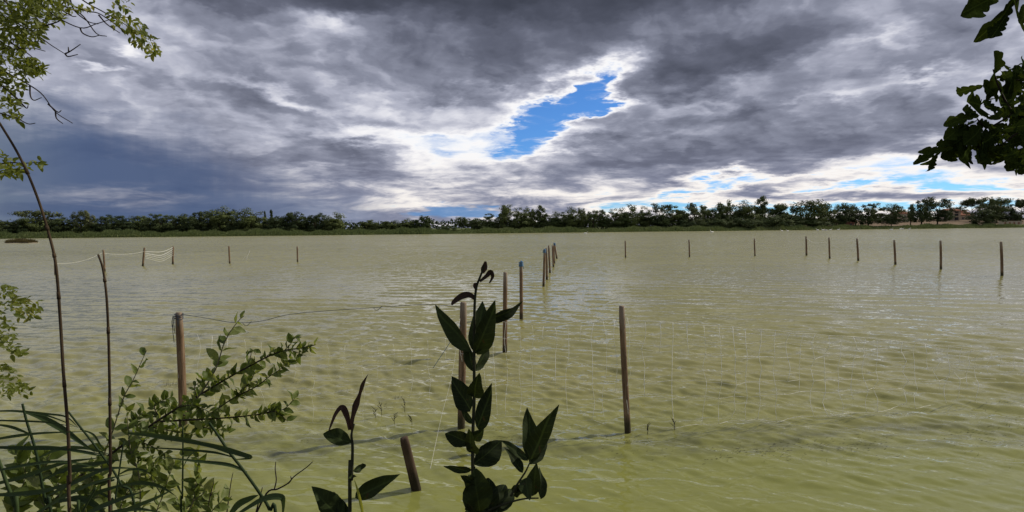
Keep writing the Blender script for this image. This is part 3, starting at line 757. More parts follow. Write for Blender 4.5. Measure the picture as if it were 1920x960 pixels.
# reed islet at the left and the brown heap at the right shore
def islet(name, px, py, wpx, rows, m, label, seed, hgt):
    c = on_water(px, py); wid = wpx / ppm(c.y); rs = np.random.RandomState(seed)
    t = thing(name, c, label, 'islet')
    g = Geo(); n = 26; V = [(0, 0, .16)]; 
    for ring, (s, z) in enumerate(((.55, .13), (1.0, .03), (1.12, -.2))):
        for k in range(n):
            a = 2 * math.pi * k / n; q = 1 + .12 * math.sin(3 * a + seed) + .07 * math.sin(7 * a)
            V.append((math.cos(a) * wid * .62 * s * q, math.sin(a) * wid * .35 * s * q, z))
    F = [(0, 1 + k, 1 + (k + 1) % n) for k in range(n)]
    for r in range(2):
        F += [(1 + r * n + k, 1 + (r + 1) * n + k, 1 + (r + 1) * n + (k + 1) % n, 1 + r * n + (k + 1) % n) for k in range(n)]
    g.add(V, F); o = bpy.data.objects.new('sand_bar', g.mesh('sand_bar', M_sand)); COL.objects.link(o); o.parent = t
    n = 2600; x = rs.uniform(-1, 1, n); y = rs.uniform(-1, 1, n); kx = np.sqrt(np.clip(1 - x * x, 0, 1))
    hh = hgt * rs.uniform(.55, 1.05, n) * (.45 + .55 * kx) * (.8 + .2 * np.sin(x * 9 + seed)); w = .035 * c.y / 118 * rs.uniform(.7, 1.6, n)
    b = np.stack([x * wid * .5, y * wid * .22, np.full(n, .08)], 1); ln = rs.randn(n, 2) * .2 * hgt
    side = np.stack([np.ones(n), rs.uniform(-.5, .5, n), np.zeros(n)], 1) * w[:, None]; top = b + np.stack([ln[:, 0], ln[:, 1], hh], 1); mid = b * .45 + top * .55; mid[:, 0] = b[:, 0] + ln[:, 0] * .3
    V = np.stack([b - side, b + side, mid + side, mid - side, top + side * .3, top - side * .3], 1).reshape(-1, 3); i = np.arange(n)[:, None] * 6
    o = bpy.data.objects.new('reeds', mesh_np('reeds', V, np.concatenate([i + np.array([[0, 1, 2, 3]]), i + np.array([[3, 2, 4, 5]])]), m)); COL.objects.link(o); o.parent = t
    o['kind'] = 'stuff'
    return t
M_sand = mat('pale_sand', (0.36, 0.31, 0.22), .95, .1)
islet('reed_islet', 40, 456, 46, 1, M_brown, 'small islet of yellowing reeds on a pale sand bar, off the shaded shore', 2, .95)
islet('reed_islet', 1452, 431.3, 52, 1, M_brown, 'low brown reed heap lying against the far green shore below the tallest tree', 5, 2.2)

# houses
M_cream = mat('cream_render', (0.42, 0.35, 0.26), .9, .1); t_, b_ = nodes(M_cream)
t_.links.new(ramp(fbm(coords(t_), 0.7, 5, .6), [(.3, (0.34, 0.28, 0.20)), (.7, (0.46, 0.39, 0.29))]), b_.inputs['Base Color'])
M_roof = mat('red_tiles', (0.24, 0.085, 0.05), .85, .1); t_, b_ = nodes(M_roof)
t_.links.new(ramp(fbm(coords(t_, 'Object', (1, 1, 6)), 1.2, 5, .6), [(.3, (0.17, 0.065, 0.04)), (.7, (0.28, 0.11, 0.065))]), b_.inputs['Base Color'])
M_glass = mat('dark_glass', (0.02, 0.022, 0.025), .08, .5)
M_frame = mat('shutter_paint', (0.16, 0.09, 0.06), .7)
M_brick = mat('brick_wall', (0.24, 0.11, 0.075), .9, .1); t_, b_ = nodes(M_brick)
t_.links.new(ramp(fbm(coords(t_), 1.4, 5, .65), [(.3, (0.19, 0.085, 0.06)), (.7, (0.30, 0.15, 0.10))]), b_.inputs['Base Color'])
M_grey = mat('grey_roof_sheet', (0.38, 0.40, 0.43), .6)
def house(px, back, wpx, top_px, roof_h, wins, label, rot=0.0, wall=None, roof=None, cat='house', name='house', depth=7.0, door=True):
    p = shore_at(px, back); s = p.y / FPX; wid = wpx * s; hor = 435.9 - .00873 * px
    H = EYE.z + (hor - top_px) * s - p.z; H = max(H, 2.4); wall_h = H - roof_h
    t = thing(name, p, label, cat); t.rotation_euler = (0, 0, rot)
    def part(nm, g, m, par=None):
        o = bpy.data.objects.new(nm, g.mesh(nm, m, False)); COL.objects.link(o); o.parent = par or t; return o
    g = Geo(); g.box((-wid / 2, 0, -1.5), (wid / 2, depth, wall_h)); part('wall', g, wall or M_cream)
    g = Geo(); e = .45
    V = [(-wid / 2 - e, -e, wall_h), (wid / 2 + e, -e, wall_h), (wid / 2 + e, depth + e, wall_h), (-wid / 2 - e, depth + e, wall_h),
         (-wid / 2 + roof_h, depth / 2, wall_h + roof_h), (wid / 2 - roof_h, depth / 2, wall_h + roof_h)]
    V += [(x, y, z - .2) for x, y, z in V[:4]]
    g.add(V, [(0, 1, 5, 4), (1, 2, 5), (2, 3, 4, 5), (3, 0, 4), (6, 7, 1, 0), (7, 8, 2, 1), (8, 9, 3, 2), (9, 6, 0, 3), (9, 8, 7, 6)]); ro = part('roof', g, roof or M_roof)
    if wid > 6:
        g = Geo(); g.box((wid * .2, depth * .4, wall_h + roof_h * .4), (wid * .2 + .8, depth * .4 + .8, wall_h + roof_h + .7)); part('chimney', g, wall or M_cream, ro)
    for (u, z, w, h) in wins:
        x = u * wid
        g = Geo()
        for lo, hi in (((x - w / 2 - .12, -.10, z - .12), (x - w / 2, .05, z + h + .12)), ((x + w / 2, -.10, z - .12), (x + w / 2 + .12, .05, z + h + .12)), ((x - w / 2, -.10, z + h), (x + w / 2, .05, z + h + .12)), ((x - w / 2, -.12, z - .12), (x + w / 2, .05, z))): g.box(lo, hi)
        f = part('window', g, M_frame); g = Geo(); g.box((x - w / 2, -.03, z), (x + w / 2, .04, z + h)); part('pane', g, M_glass, f)
    return t
house(1787, 105, 25, 391, 1.4, [(-.28, .4, 1.5, 1.8), (.22, .4, 2.6, 2.0), (-.28, 3.5, 1.3, 1.5), (.22, 3.5, 2.2, 1.4), (.22, 5.6, 2.2, .9)], 'cream two-storey house with dark windows beside the large round tree', rot=-.1, depth=9)
house(1812, 112, 28, 395, 3.2, [(-.25, .6, 1.2, 1.4), (.2, .6, 1.2, 1.4)], 'low house with a broad red tiled roof under the umbrella pine', rot=-.05, depth=10)
house(1694, 105, 26, 396, 1.5, [(-.3, .5, 1.1, 1.6), (.0, .5, 1.1, 1.6), (.3, .5, 1.1, 1.6), (-.3, 3.2, 1.1, 1.4), (.1, 3.2, 1.1, 1.4)], 'small yellowish house half hidden between dark trees above the field', rot=.06)
house(1592, 14, 17, 416, .5, [(.2, .4, .9, 1.3)], 'reddish brick hut at the water side of the wood', wall=M_brick, name='brick_hut', cat='hut', depth=4)
house(578, 60, 14, 419, .6, [(0, .5, 1.2, 1.2)], 'grey roofed shed glimpsed through the trunks of the dark wood', wall=M_cream, roof=M_grey, name='shed', cat='shed', depth=8)
# long pale wall
p = shore_at(1893, 26); t = thing('garden_wall', p, 'long low pale wall with reddish patches below the tall ragged tree', 'wall')
t.rotation_euler = (0, 0, .2)
g = Geo(); g.box((-8, 0, -1), (9, .3, 2.1)); o = bpy.data.objects.new('wall', g.mesh('wall', M_cream, False)); COL.objects.link(o); o.parent = t
g = Geo(); g.box((-8.1, -.06, 2.103), (9.1, .36, 2.25)); o = bpy.data.objects.new('coping', g.mesh('coping', M_frame, False)); COL.objects.link(o); o.parent = t
for k in range(4):
    g = Geo(); g.box((-4 + k * 3.3, -.05, .2), (-2.6 + k * 3.3, .1, 1.5)); o = bpy.data.objects.new('panel', g.mesh('panel', M_brick, False)); COL.objects.link(o); o.parent = t

# white water birds along the far edge
M_bird = mat('white_plumage', (0.78, 0.77, 0.73), .8, .2); M_beak = mat('orange_beak', (0.5, 0.2, 0.04), .5)
def bird_mesh():
    bm = bmesh.new()
    prof = [(-.55, .20, .02), (-.42, .22, .10), (-.2, .20, .19), (.05, .18, .22), (.25, .19, .18), (.38, .25, .11), (.42, .38, .065), (.40, .52, .05), (.40, .64, .05), (.46, .71, .065), (.55, .70, .045), (.60, .68, .015)]
    rings = []
    for x, z, r in prof: rings.append([bm.verts.new((x, math.cos(a) * r * .8, z + math.sin(a) * r)) for a in [2 * math.pi * k / 8 for k in range(8)]])
    for a, b in zip(rings, rings[1:]):
        for k in range(8): bm.faces.new((a[k], a[(k + 1) % 8], b[(k + 1) % 8], b[k]))
    bm.faces.new(rings[0][::-1]); bm.faces.new(rings[-1])
    me = bpy.data.meshes.new('white_bird'); bm.to_mesh(me); bm.free(); me.materials.append(M_bird)
    me.polygons.foreach_set('use_smooth', [True] * len(me.polygons)); return me
BM = bird_mesh(); g = Geo(); g.tube([(.58, 0, .685), (.70, 0, .66)], .022, .005, 5); BK = g.mesh('beak', M_beak)
BL = {1466: 'small white bird on the brown reed heap side, nearest the heap', 1477: 'small white bird just off the tip of the brown reed heap', 1533: 'first white bird of the short row, nearest the reed heap', 1543: 'second white bird of the short row off the wood', 1549: 'third white bird of the short row, close behind the second', 1557: 'fourth white bird of the short row, toward the brick hut',
      1645: 'small white bird between the single field tree and the two-lobed one', 1688: 'white bird below the small yellowish house, one of a close pair', 1692: 'smaller white bird of the close pair below the yellowish house', 1705: 'white bird below the narrow squeezed tree, past the close pair'}
for px, py, sc, lab in [(1098, 437.2, 1.3, 'white bird afloat alone below the pointed tree, past the post line'), (1335, 435.2, 1.4, 'white bird afloat alone out from the bushy bank'),
                    (1466, 432.6, 1.2, None), (1477, 432.4, 1.1, None), (1533, 431.2, 1.4, None), (1543, 431.0, 1.4, None), (1549, 431.2, 1.2, None), (1557, 431.0, 1.4, None),
                    (1572, 430.2, 1.3, 'white bird nearest the brick hut, apart from the row'), (1645, 428.4, 1.2, None), (1671, 430.4, 1.4, 'white bird swimming a little way out from the field edge'), (1688, 429.2, 1.4, None), (1692, 429.0, 1.3, None), (1705, 429.0, 1.2, None)]:
    w = on_water(px, py + 1.2)
    lb, gr = (lab, 'white water birds')
    if lab is None:
        lb = 'small white bird at the tip of the brown reed heap' if px < 1500 else ('small white bird in the short row floating off the wood' if px < 1600 else 'small white bird afloat below the field edge trees')
        lb = BL[px]
        gr = 'white birds by the reed heap' if px < 1500 else ('white birds in a row' if px < 1600 else 'white birds below the field edge')
    o = bpy.data.objects.new('white_bird', BM); COL.objects.link(o); o.location = (w.x, w.y, -.08); o.scale = (sc,) * 3
    o.rotation_euler = (0, 0, R.choice((0, math.pi)) + R.uniform(-.5, .5)); tag(o, lb, 'bird', gr)
    k = bpy.data.objects.new('beak', BK); COL.objects.link(k); k.parent = o

# ------------------------------------------------------------------ posts and nets
def post(px0, py0, px1, py1, wpx, label, group=None, name='fence_post', blue=False, flat=False):
    """a stake rooted in the lake: its waterline at px0, py0, its head at px1, py1, wpx pixels thick"""
    b = on_water(px0, py0); tp = at(px1, py1, b.y - R.uniform(-.01, .03))
    d = (tp - b); L = d.length; d.normalize(); s = b.y / FPX; r = wpx * s / 2
    t = thing(name, b, label, 'post', group)
    q = d.to_track_quat('Z', 'Y').to_matrix().to_4x4()
    rs = random.Random(px0); n = 14; V, F = [], []
    zs = [-.6, -.05, .1, L * .3, L * .5, L * .7, L * .88, L - r * .35, L - r * .05]
    for i, z in enumerate(zs):
        k = 1.06 - .10 * max(z, 0) / L; k *= .90 if i == len(zs) - 2 else (.72 if i == len(zs) - 1 else 1)
        ox = math.sin(z * 2.1 + px0) * r * .22; oy = math.cos(z * 1.7 + px0) * r * .12
        for j in range(n):
            a = 2 * math.pi * j / n; rr_ = r * k * (1 + .05 * math.sin(2 * a + px0) + rs.uniform(-.025, .025))
            if flat: rr_ *= 1 / max(abs(math.cos(a)), abs(math.sin(a))) ** .7 * .9
            V.append((ox + math.cos(a) * rr_, oy + math.sin(a) * rr_, z + (rs.uniform(-.1, .1) * r if i >= len(zs) - 2 else 0)))
    for i in range(len(zs) - 1):
        for j in range(n): F.append((i * n + j, i * n + (j + 1) % n, (i + 1) * n + (j + 1) % n, (i + 1) * n + j))
    V.append((0, 0, L - r * .08)); c = len(V) - 1; k0 = (len(zs) - 1) * n
    F += [(k0 + j, k0 + (j + 1) % n, c) for j in range(n)]
    o = bpy.data.objects.new('stake', mesh('stake', V, F, M_wood_dark if flat else M_wood, True)); COL.objects.link(o); o.parent = t; o.matrix_local = q
    if blue:
        g = Geo()
        for z in (L - r * .5, L - r * 1.3, L - r * 2.0, L - r * 2.6):
            g.tube([(math.cos(a) * r * 1.12, math.sin(a) * r * 1.12, z + a * r * .1) for a in [2 * math.pi * j / 10 for j in range(11)]], r * .30, None, 5)
        g.tube([(0, -r * 1.1, L - r), (r * .3, -r * 1.4, L - r * 4)], r * .2, None, 5)
        g.tube([(-r * .8, 0, L + r * .1), (0, -r * .3, L + r * .35), (r * .8, 0, L + r * .1)], r * .4, None, 6)
        w = bpy.data.objects.new('twine', g.mesh('twine', M_blue)); COL.objects.link(w); w.parent = t; w.matrix_local = q
    t['head'] = tuple(tp)
    return t, b, tp, r
pA = post(343, 800, 335, 585, 13.5, 'thick warm brown post with dark cord knotted round its head, behind the leafy willow branch')
pB = post(866, 802, 868, 566, 14, 'thick post half hidden behind the tall dark weed')
pC = post(1177, 808, 1166, 573, 12, 'thick post standing alone by the netting, wavy reflection at its foot')
post(946, 663, 948, 510, 8.5, 'bare brown post next behind the tall weed, without any twine')
post(977, 598, 977, 491, 6.6, 'slender post with a cap of blue twine, third thick one of the outgoing line', blue=True)
for a in [(1019, 538, 1021, 468, 4.6, 'thin post with a bit of blue twine, first of the tight far cluster', True), (1025, 525, 1024.5, 465, 4.0, 'thin bare post second in the tight far cluster of the outgoing line', False),
          (1031, 512, 1029, 460, 3.6, 'thin bare post third in the tight far cluster, leaning left', False), (1037.5, 501, 1036, 460, 3.0, 'very thin post fourth in the tight far cluster, close against the fifth', False),
          (1040, 494, 1038.5, 460, 2.6, 'very thin post fifth in the tight far cluster, close against the fourth', False), (1044, 485, 1039.5, 456, 3.2, 'last far post of the outgoing line, slanting, with blue twine', True)]:
    post(*a[:5], a[5], 'posts of the line running out into the lake', blue=a[6])
FL = {}
for a in [(104, 515, 103, 476, 3.2, 'thin post close beside the long bent cane'), (196, 509, 194, 468, 3.2, 'thin post just behind the tip of the short straight cane'), (268, 499, 271, 464, 3.2, 'thin post leaning to the right, before the sagging white net'),
          (324, 495, 325, 462, 3.0, 'thin post holding the high corner of the sagging white net'), (431, 494, 429, 461, 2.8, 'thin upright post standing alone between the net and the last one toward the middle'), (558, 491, 557, 462, 2.6, 'thin post nearest the middle in the far row below the dark wood'),
          ]:
    FL[a[0]] = post(*a, 'thin posts far out below the dark wood')
names = ['first thin post right of the outgoing line, below the pointed sunlit trees', 'second thin post from the outgoing line, below the big domed tree', 'third thin post from the outgoing line, below the brown reed heap',
         'fourth thin post, below the massive rounded tree', 'fifth thin post, close to the fourth and slightly shorter', 'sixth thin post, with a loose white thread on its side', 'seventh thin post, below the two-lobed field tree', 'eighth thin post, below the tall round pair of trees', 'last and tallest thin post, below the long pale wall']
for a, lb in zip([(1173, 483, 1172, 451, 2.4), (1293, 482, 1291.5, 449, 2.5), (1415.5, 480, 1414.5, 447, 2.6), (1512.5, 479, 1511, 443, 3.2), (1556, 485, 1554, 445, 3.0), (1609, 489, 1607, 447, 3.4), (1678.5, 496, 1677, 450, 3.6), (1764.5, 505, 1763, 451, 3.8), (1878.5, 517, 1877, 453, 4.4)], names):
    FL[round(a[0])] = post(*a, lb, 'thin posts far out on the sunlit side')
post(780, 917, 757, 819, 20, 'short squared stump leaning toward its broken head, low beside the small weed', name='leaning_stump', flat=True)

def strand(par, nm, pts, r, m=M_wire, n=6):
    g = Geo(); g.tube(smooth_path(pts, n), r, None, 4); return put(nm, g, m, par)
def sagged(a, b, sag, k=9, jit=0.0):
    out = []
    for i in range(k + 1):
        t = i / k; p = a.lerp(b, t); p.z -= sag * 4 * t * (1 - t)
        if 0 < i < k: p += Vector((R.uniform(-jit, jit), R.uniform(-jit, jit), R.uniform(-jit, jit)))
        out.append(p)
    return out
# dark cord from the corded post to the post behind the weed
ca = Vector(pA[2]); ca.z -= .02; cb = Vector(pB[2]); cb.z -= .06
c1 = thing('cord', ca, 'dark blue cord sagging between the corded post and the post behind the weed', 'cord')
mids = [at(390, 597, 6.55), at(440, 605, 6.6), at(490, 602, 6.5), at(540, 590, 6.5), at(610, 583, 6.5), at(700, 577, 6.5), at(800, 571, 6.5)]
strand(c1, 'strand', [ca] + mids + [cb], .0036, M_cord)
for q in (at(700, 577, 6.5), at(455, 606, 6.55)): strand(c1, 'loose_end', [q, q + Vector((.04, 0, -.03)), q + Vector((.10, 0, .02))], .003, M_cord)
# knots round the head of the corded post
kn = thing('knotted_cord', pA[2], 'dark cord wound and knotted round the head of the brown post', 'cord')
r = pA[3]; g = Geo(); c = Vector(pA[2])
for z in (-.03, -.05, -.075): g.tube([c + Vector((math.cos(a) * r * 1.1, math.sin(a) * r * 1.1, z + .01 * math.sin(a * 2))) for a in [2 * math.pi * j / 12 for j in range(13)]], .0045, None, 5)
for q, L in ((-.9, .30), (-.6, .2), (-1.05, .16), (.3, .12)): g.tube(smooth_path([c + Vector((q * r, -r, -.04)), c + Vector((q * r * 1.25, -r * 1.2, -.04 - L * .5)), c + Vector((q * r * 1.05, -r * 1.1, -.04 - L))], 4), .0035, None, 5)
put('winding', g, M_cord, kn)
# blue and white cords hanging from the post behind the weed
b1 = thing('cord', pB[2], 'thin blue cord slanting down to the water from the post behind the weed', 'cord')
strand(b1, 'strand', [Vector(pB[2]) + Vector((-.03, -.05, -.25)), at(845, 640, 6.45), at(812, 690, 6.5)], .0028, M_blue)
b2 = thing('cord', pB[2], 'pale cord falling from the post behind the weed to the water by the stump', 'cord')
strand(b2, 'strand', [Vector(pB[2]) + Vector((-.03, -.05, -.18)), at(848, 700, 6.2), at(828, 780, 5.9), at(813, 850, 5.6), at(803, 897, 5.25)], .0013, M_wire)

def net(label, path, rows, cols, bottom, seed, top_sag, tear=0.0, thin=.0022):
    """netting hung along a path of top points; rows, cols of strands down to the bottom height"""
    rs = random.Random(seed)
    t = thing('fishing_net', path[0], label, 'net')
    P = smooth_path(path, 8)
    cum = [0]
    for a, b in zip(P, P[1:]): cum.append(cum[-1] + (b - a).length)
    def top(u):
        s = u * cum[-1]
        for i in range(len(P) - 1):
            if cum[i + 1] >= s or i == len(P) - 2:
                f = (s - cum[i]) / max(1e-6, cum[i + 1] - cum[i]); return P[i].lerp(P[i + 1], min(max(f, 0), 1))
    wob = [[Vector((rs.uniform(-.025, .025), rs.uniform(-.05, .05), rs.uniform(-.02, .02))) for _ in range(cols + 1)] for _ in range(rows + 1)]
    def node(i, j):
        a = top(j / cols); v = i / rows
        z = a.z + (bottom - a.z) * v
        bul = .14 * math.sin(v * math.pi) * math.sin(j * .45 + seed)
        return Vector((a.x + math.sin(j * 1.3) * .012, a.y + bul * .5, z)) + wob[i][j] * (0.4 if i == 0 else 1)
    for i in range(rows + 1):
        if i not in (0, rows // 3) and rs.random() < tear * .6: continue
        j0, j1 = 0, cols
        if i > 0 and tear: j1 = int(cols * rs.uniform(.55, 1))
        if j1 - j0 > 1: strand(t, 'cross_strand', [node(i, j) for j in range(j0, j1 + 1)], thin * (1.0 if i == 0 else .62), M_wire, 2)
    for j in range(cols + 1):
        e = rows if rs.random() > tear else rs.randint(1, rows - 1)
        strand(t, 'drop_strand', [node(i, j) for i in range(0, e + 1)], thin * rs.uniform(.7, 1.1), M_wire, 2)
    return t
A0, B0, C0 = Vector(pA[1]), Vector(pB[1]), Vector(pC[1])
net('torn pale netting hung from the cord between the corded post and the weed', [A0 + Vector((0, 0, 1.1)), A0.lerp(B0, .35) + Vector((0, 0, .98)), A0.lerp(B0, .7) + Vector((0, 0, .95)), B0 + Vector((0, 0, 1.05))], 6, 17, .05, 3, 0, .55, .0016)
net('pale netting stretched from the post behind the weed to the lone thick post', [B0 + Vector((0, 0, 1.28)), B0.lerp(C0, .3) + Vector((0, .25, 1.16)), B0.lerp(C0, .65) + Vector((0, .25, 1.12)), C0 + Vector((0, 0, 1.27))], 6, 14, .05, 5, 0, .30, .0022)
net('pale netting running out from the lone thick post and sagging toward open water', [C0 + Vector((0, 0, 1.24)), C0 + Vector((.9, .12, 1.15)), C0 + Vector((2.0, .3, 1.02)), C0 + Vector((3.3, .6, .86)), C0 + Vector((4.8, .95, .62)), C0 + Vector((6.1, 1.3, .30))], 7, 36, .03, 8, 0, .35, .0028)
# white net far out between the thin posts
f1, f2, f3 = FL[196], FL[268], FL[324]
t = thing('fishing_net', f3[2], 'white net bunched and sagging between two thin far posts', 'net')
for k in range(5):
    a = Vector(f3[2]); a.z -= .05 + .13 * k; b = Vector(f2[2]); b.z -= .28 + .10 * k
    m1 = a.lerp(b, .5); m1.z = min(a.z, b.z) - .16 - .03 * k + (.1 if k == 0 else 0)
    strand(t, 'strand', [a, a.lerp(m1, .55) + Vector((0, 0, -.06)), m1, m1.lerp(b, .5), b], .012 if k < 2 else .007, M_wire, 4)
t = thing('cord', f2[2], 'pale cord hanging slack between two thin far posts short of the white net', 'cord')
strand(t, 'strand', sagged(Vector(f2[2]) + Vector((0, 0, -.25)), Vector(f1[2]) + Vector((0, 0, -.2)), .12), .006)
t = thing('cord', f1[2], 'pale cord hanging slack toward the post beside the bent cane', 'cord')
strand(t, 'strand', sagged(Vector(f1[2]) + Vector((0, 0, -.15)), Vector(FL[104][2]) + Vector((0, 0, -.5)), .2), .006)
h = Vector(FL[1609][2])
t = thing('cord', h, 'loose white thread hanging from the sixth thin post', 'cord')
strand(t, 'strand', [h + Vector((0, 0, -.1)), h + Vector((-.2, 0, -.7)), h + Vector((-.6, 0, -1.2)), h + Vector((-.8, 0, -1.3))], .007)
t = thing('cord', FL[1512][2], 'white thread sagging between the fourth and the fifth thin post', 'cord')
strand(t, 'strand', sagged(Vector(FL[1512][2]) + Vector((0, 0, -.1)), Vector(FL[1556][2]) + Vector((0, 0, -.1)), .35), .007)
w = on_water(462, 489)
t = thing('cord', w, 'scrap of white cord sticking out of the water beside the upright far post', 'cord')
strand(t, 'strand', [w, w + Vector((.1, 0, .35)), w + Vector((.28, 0, .75))], .009); strand(t, 'strand', [w + Vector((-.3, 0, 0)), w + Vector((-.1, 0, .3)), w + Vector((.06, 0, .25))], .009)

# weed adrift along the fence line
M_drift = mat('drift_weed', (0.030, 0.028, 0.016), .8, .2)
rs = np.random.RandomState(12); V, F = [], []
def fleck(x, y, L, a, up=0.0):
    dx_, dy_ = math.cos(a) * L, math.sin(a) * L * .5; w = R.uniform(.001, .0025); i = len(V)
    V.extend([(x - dx_, y - dy_, .012), (x + dx_ * .1, y + dy_ * .2 + w, .018), (x + dx_, y + dy_, .018 + up), (x, y - w, .015)]); F.append((i, i + 1, i + 2, i + 3))
for k in range(1500):
    px = rs.uniform(560, 2000); line = 829 + 14 * math.sin(px * .006) + (px > 1200) * 10 + (px > 1650) * -(px - 1650) * .05
    dens = (.12 if px < 1120 else .45) + .5 * math.sin(px * .021) * math.sin(px * .0083)
    if rs.rand() > dens: continue
    p = on_water(px, line + rs.randn() * (9 + max(0, px - 1400) * .02)); fleck(p.x, p.y, rs.uniform(.004, .02) * (1 + 2.5 * (rs.rand() > .93)), rs.randn() * .5, 0 if rs.rand() > .12 else rs.uniform(.01, .04))
for k in range(90):
    p = on_water(rs.uniform(270, 420), 724 + rs.randn() * 2.5); fleck(p.x, p.y, rs.uniform(.01, .04), rs.randn() * .5, abs(rs.randn()) * .03)
for cx, cy, n in ((315, 724, 40), (385, 722, 30), (610, 790, 14), (640, 736, 14), (720, 765, 22), (745, 750, 18), (1155, 700, 12), (560, 720, 16)):
    for k in range(n):
        p = on_water(cx + rs.randn() * 9, cy + rs.randn() * 2); fleck(p.x, p.y, rs.uniform(.008, .03), rs.randn(), abs(rs.randn()) * .05)
tag(link('drifting_weed', mesh('drifting_weed', V, F, M_drift)), 'dark shreds of water weed drifting along the net line', 'water weed', kind='stuff')
def sprig(px, py, h, label):
    w = on_water(px, py); t = thing('weed_sprig', w, label, 'water weed', 'sprigs of weed poking out of the water')
    g = Geo(); tp = w + Vector((R.uniform(-.03, .03), 0, h)); g.tube([w + Vector((0, 0, -.1)), w.lerp(tp, .5) + Vector((.01, 0, 0)), tp], .004, .002, 4)
    for k in range(4):
        q = w.lerp(tp, .3 + .18 * k); g.tube([q, q + Vector((R.uniform(-.05, .05), R.uniform(-.02, .02), .04))], .005, .002, 4)
    put('stalk', g, M_drift, t)
for (px, py, h), lb in zip([(703, 785, .13), (716, 778, .16), (738, 795, .12), (758, 772, .17), (772, 796, .1), (1213, 812, .1), (1265, 806, .13)], ['thin dark sprig of weed in the ripples, first from the small weed', 'taller dark sprig of weed, second from the small weed', 'short dark sprig of weed, third from the small weed, just above the stump', 'tallest dark sprig of weed in the ripples, fourth from the small weed', 'smallest dark sprig of weed, last before the pale falling cord', 'dark sprig of weed right beside the foot of the lone thick post', 'dark sprig of weed a little out from the lone thick post']):
    sprig(px, py, h, lb)

# ------------------------------------------------------------------ leaves
def leaf_mesh(name, m, shape='ovate', seed=0, ratio=.45, fold=.35, curl=.25, nx=9, ny=2, wave=.05, tear=0.0):
    """a leaf blade 1 long along +X, ratio wide, facing +Z, with a folded midrib, a curl and a wavy edge"""
    rs = random.Random(seed); V, F = [], []
    ph = rs.uniform(0, 6)
    cols = list(range(-ny, ny + 1))
    for i in range(nx + 1):
        t = i / nx
        if shape == 'ovate': w = (math.sin(math.pi * t ** .78) ** .85) * (1 - .28 * t)
        elif shape == 'ellip': w = math.sin(math.pi * min(1, t * .98 + .01)) ** .75
        elif shape == 'oak': w = (.25 + .95 * t ** .8) * (1 - max(0, (t - .80) / .22) ** 2.2) * (.70 + .44 * abs(math.sin(t * 3.1416 * 4.4 + ph * .1 - .5)) ** .65) if t > .05 else .1
        else: w = math.sin(math.pi * t ** .8) ** .8 * (1 + .5 * math.sin(t * 17 + ph) * t)
        w = max(w, .015) * ratio * .5
        z0 = -curl * t * t * .5 + .02 * math.sin(t * 9 + ph)
        y0 = .05 * math.sin(t * 3 + ph)
        for c in cols:
            s = c / ny
            ww = w * (1 + (rs.uniform(-.035, .035) if abs(c) == ny else 0))
            V.append((t, y0 + s * ww, z0 + abs(s) * fold * w + wave * math.sin(t * 11 + ph + c) * abs(s) * w * 2))
    k = len(cols)
    for i in range(nx):
        for c in range(k - 1):
            if tear and rs.random() < tear: continue
            F.append((i * k + c, (i + 1) * k + c, (i + 1) * k + c + 1, i * k + c + 1))
    return mesh(name, V, F, m, True)
def leaf_M(base, tip, face=(0, -1, 0), roll=0.0, width=1.0):
    b, t = Vector(base), Vector(tip); d = t - b; L = d.length; X = d / L
    Zv = Vector(face); Zv = (Zv - X * Zv.dot(X))
    Zv = Zv.normalized() if Zv.length > 1e-3 else X.orthogonal().normalized()
    Y = Zv.cross(X)
    if roll: q = Matrix.Rotation(roll, 3, X); Y = q @ Y; Zv = q @ Zv
    M = Matrix((X * L, Y * L * width, Zv * L)).transposed().to_4x4(); M.translation = b
    return M
def add_leaf(par, me, M, name='leaf', label=None):
    o = bpy.data.objects.new(name, me); COL.objects.link(o)
    o.parent = par; M = M.copy(); M.translation = M.translation - Vector(par['at']); o.matrix_local = M
    if label: o['label'] = label
    return o
def rib(par, name, pts, w, m, face=(0, -1, .2), twist=0.0, tip=0.05, root=.4, mid=.35, n=6):
    """a long strap leaf along the points, folded along its middle"""
    P = smooth_path(pts, n); k = len(P); V, F = [], []
    for i, p in enumerate(P):
        t = i / (k - 1); d = (P[min(i + 1, k - 1)] - P[max(i - 1, 0)]).normalized()
        up = Vector(face); up = (up - d * up.dot(d)).normalized(); sd = d.cross(up)
        if twist: q = Matrix.Rotation(twist * (t - .3), 3, d); sd = q @ sd; up = q @ up
        ww = w * .5 * (root + (1 - root) * min(1, t / mid)) * (1 - max(0, (t - mid) / (1 - mid)) ** 1.7 * (1 - tip))
        V += [p - sd * ww + up * ww * .35, p, p + sd * ww + up * ww * .35]
    for i in range(k - 1):
        a = i * 3; F += [(a, a + 3, a + 4, a + 1), (a + 1, a + 4, a + 5, a + 2)]
    g = Geo(); g.add(V, F); return put(name, g, m, par)
def px_path(pts, Y):
    """points given as px, py or px, py, Y"""
    return [at(q[0], q[1], q[2] if len(q) > 2 else Y) for q in pts]

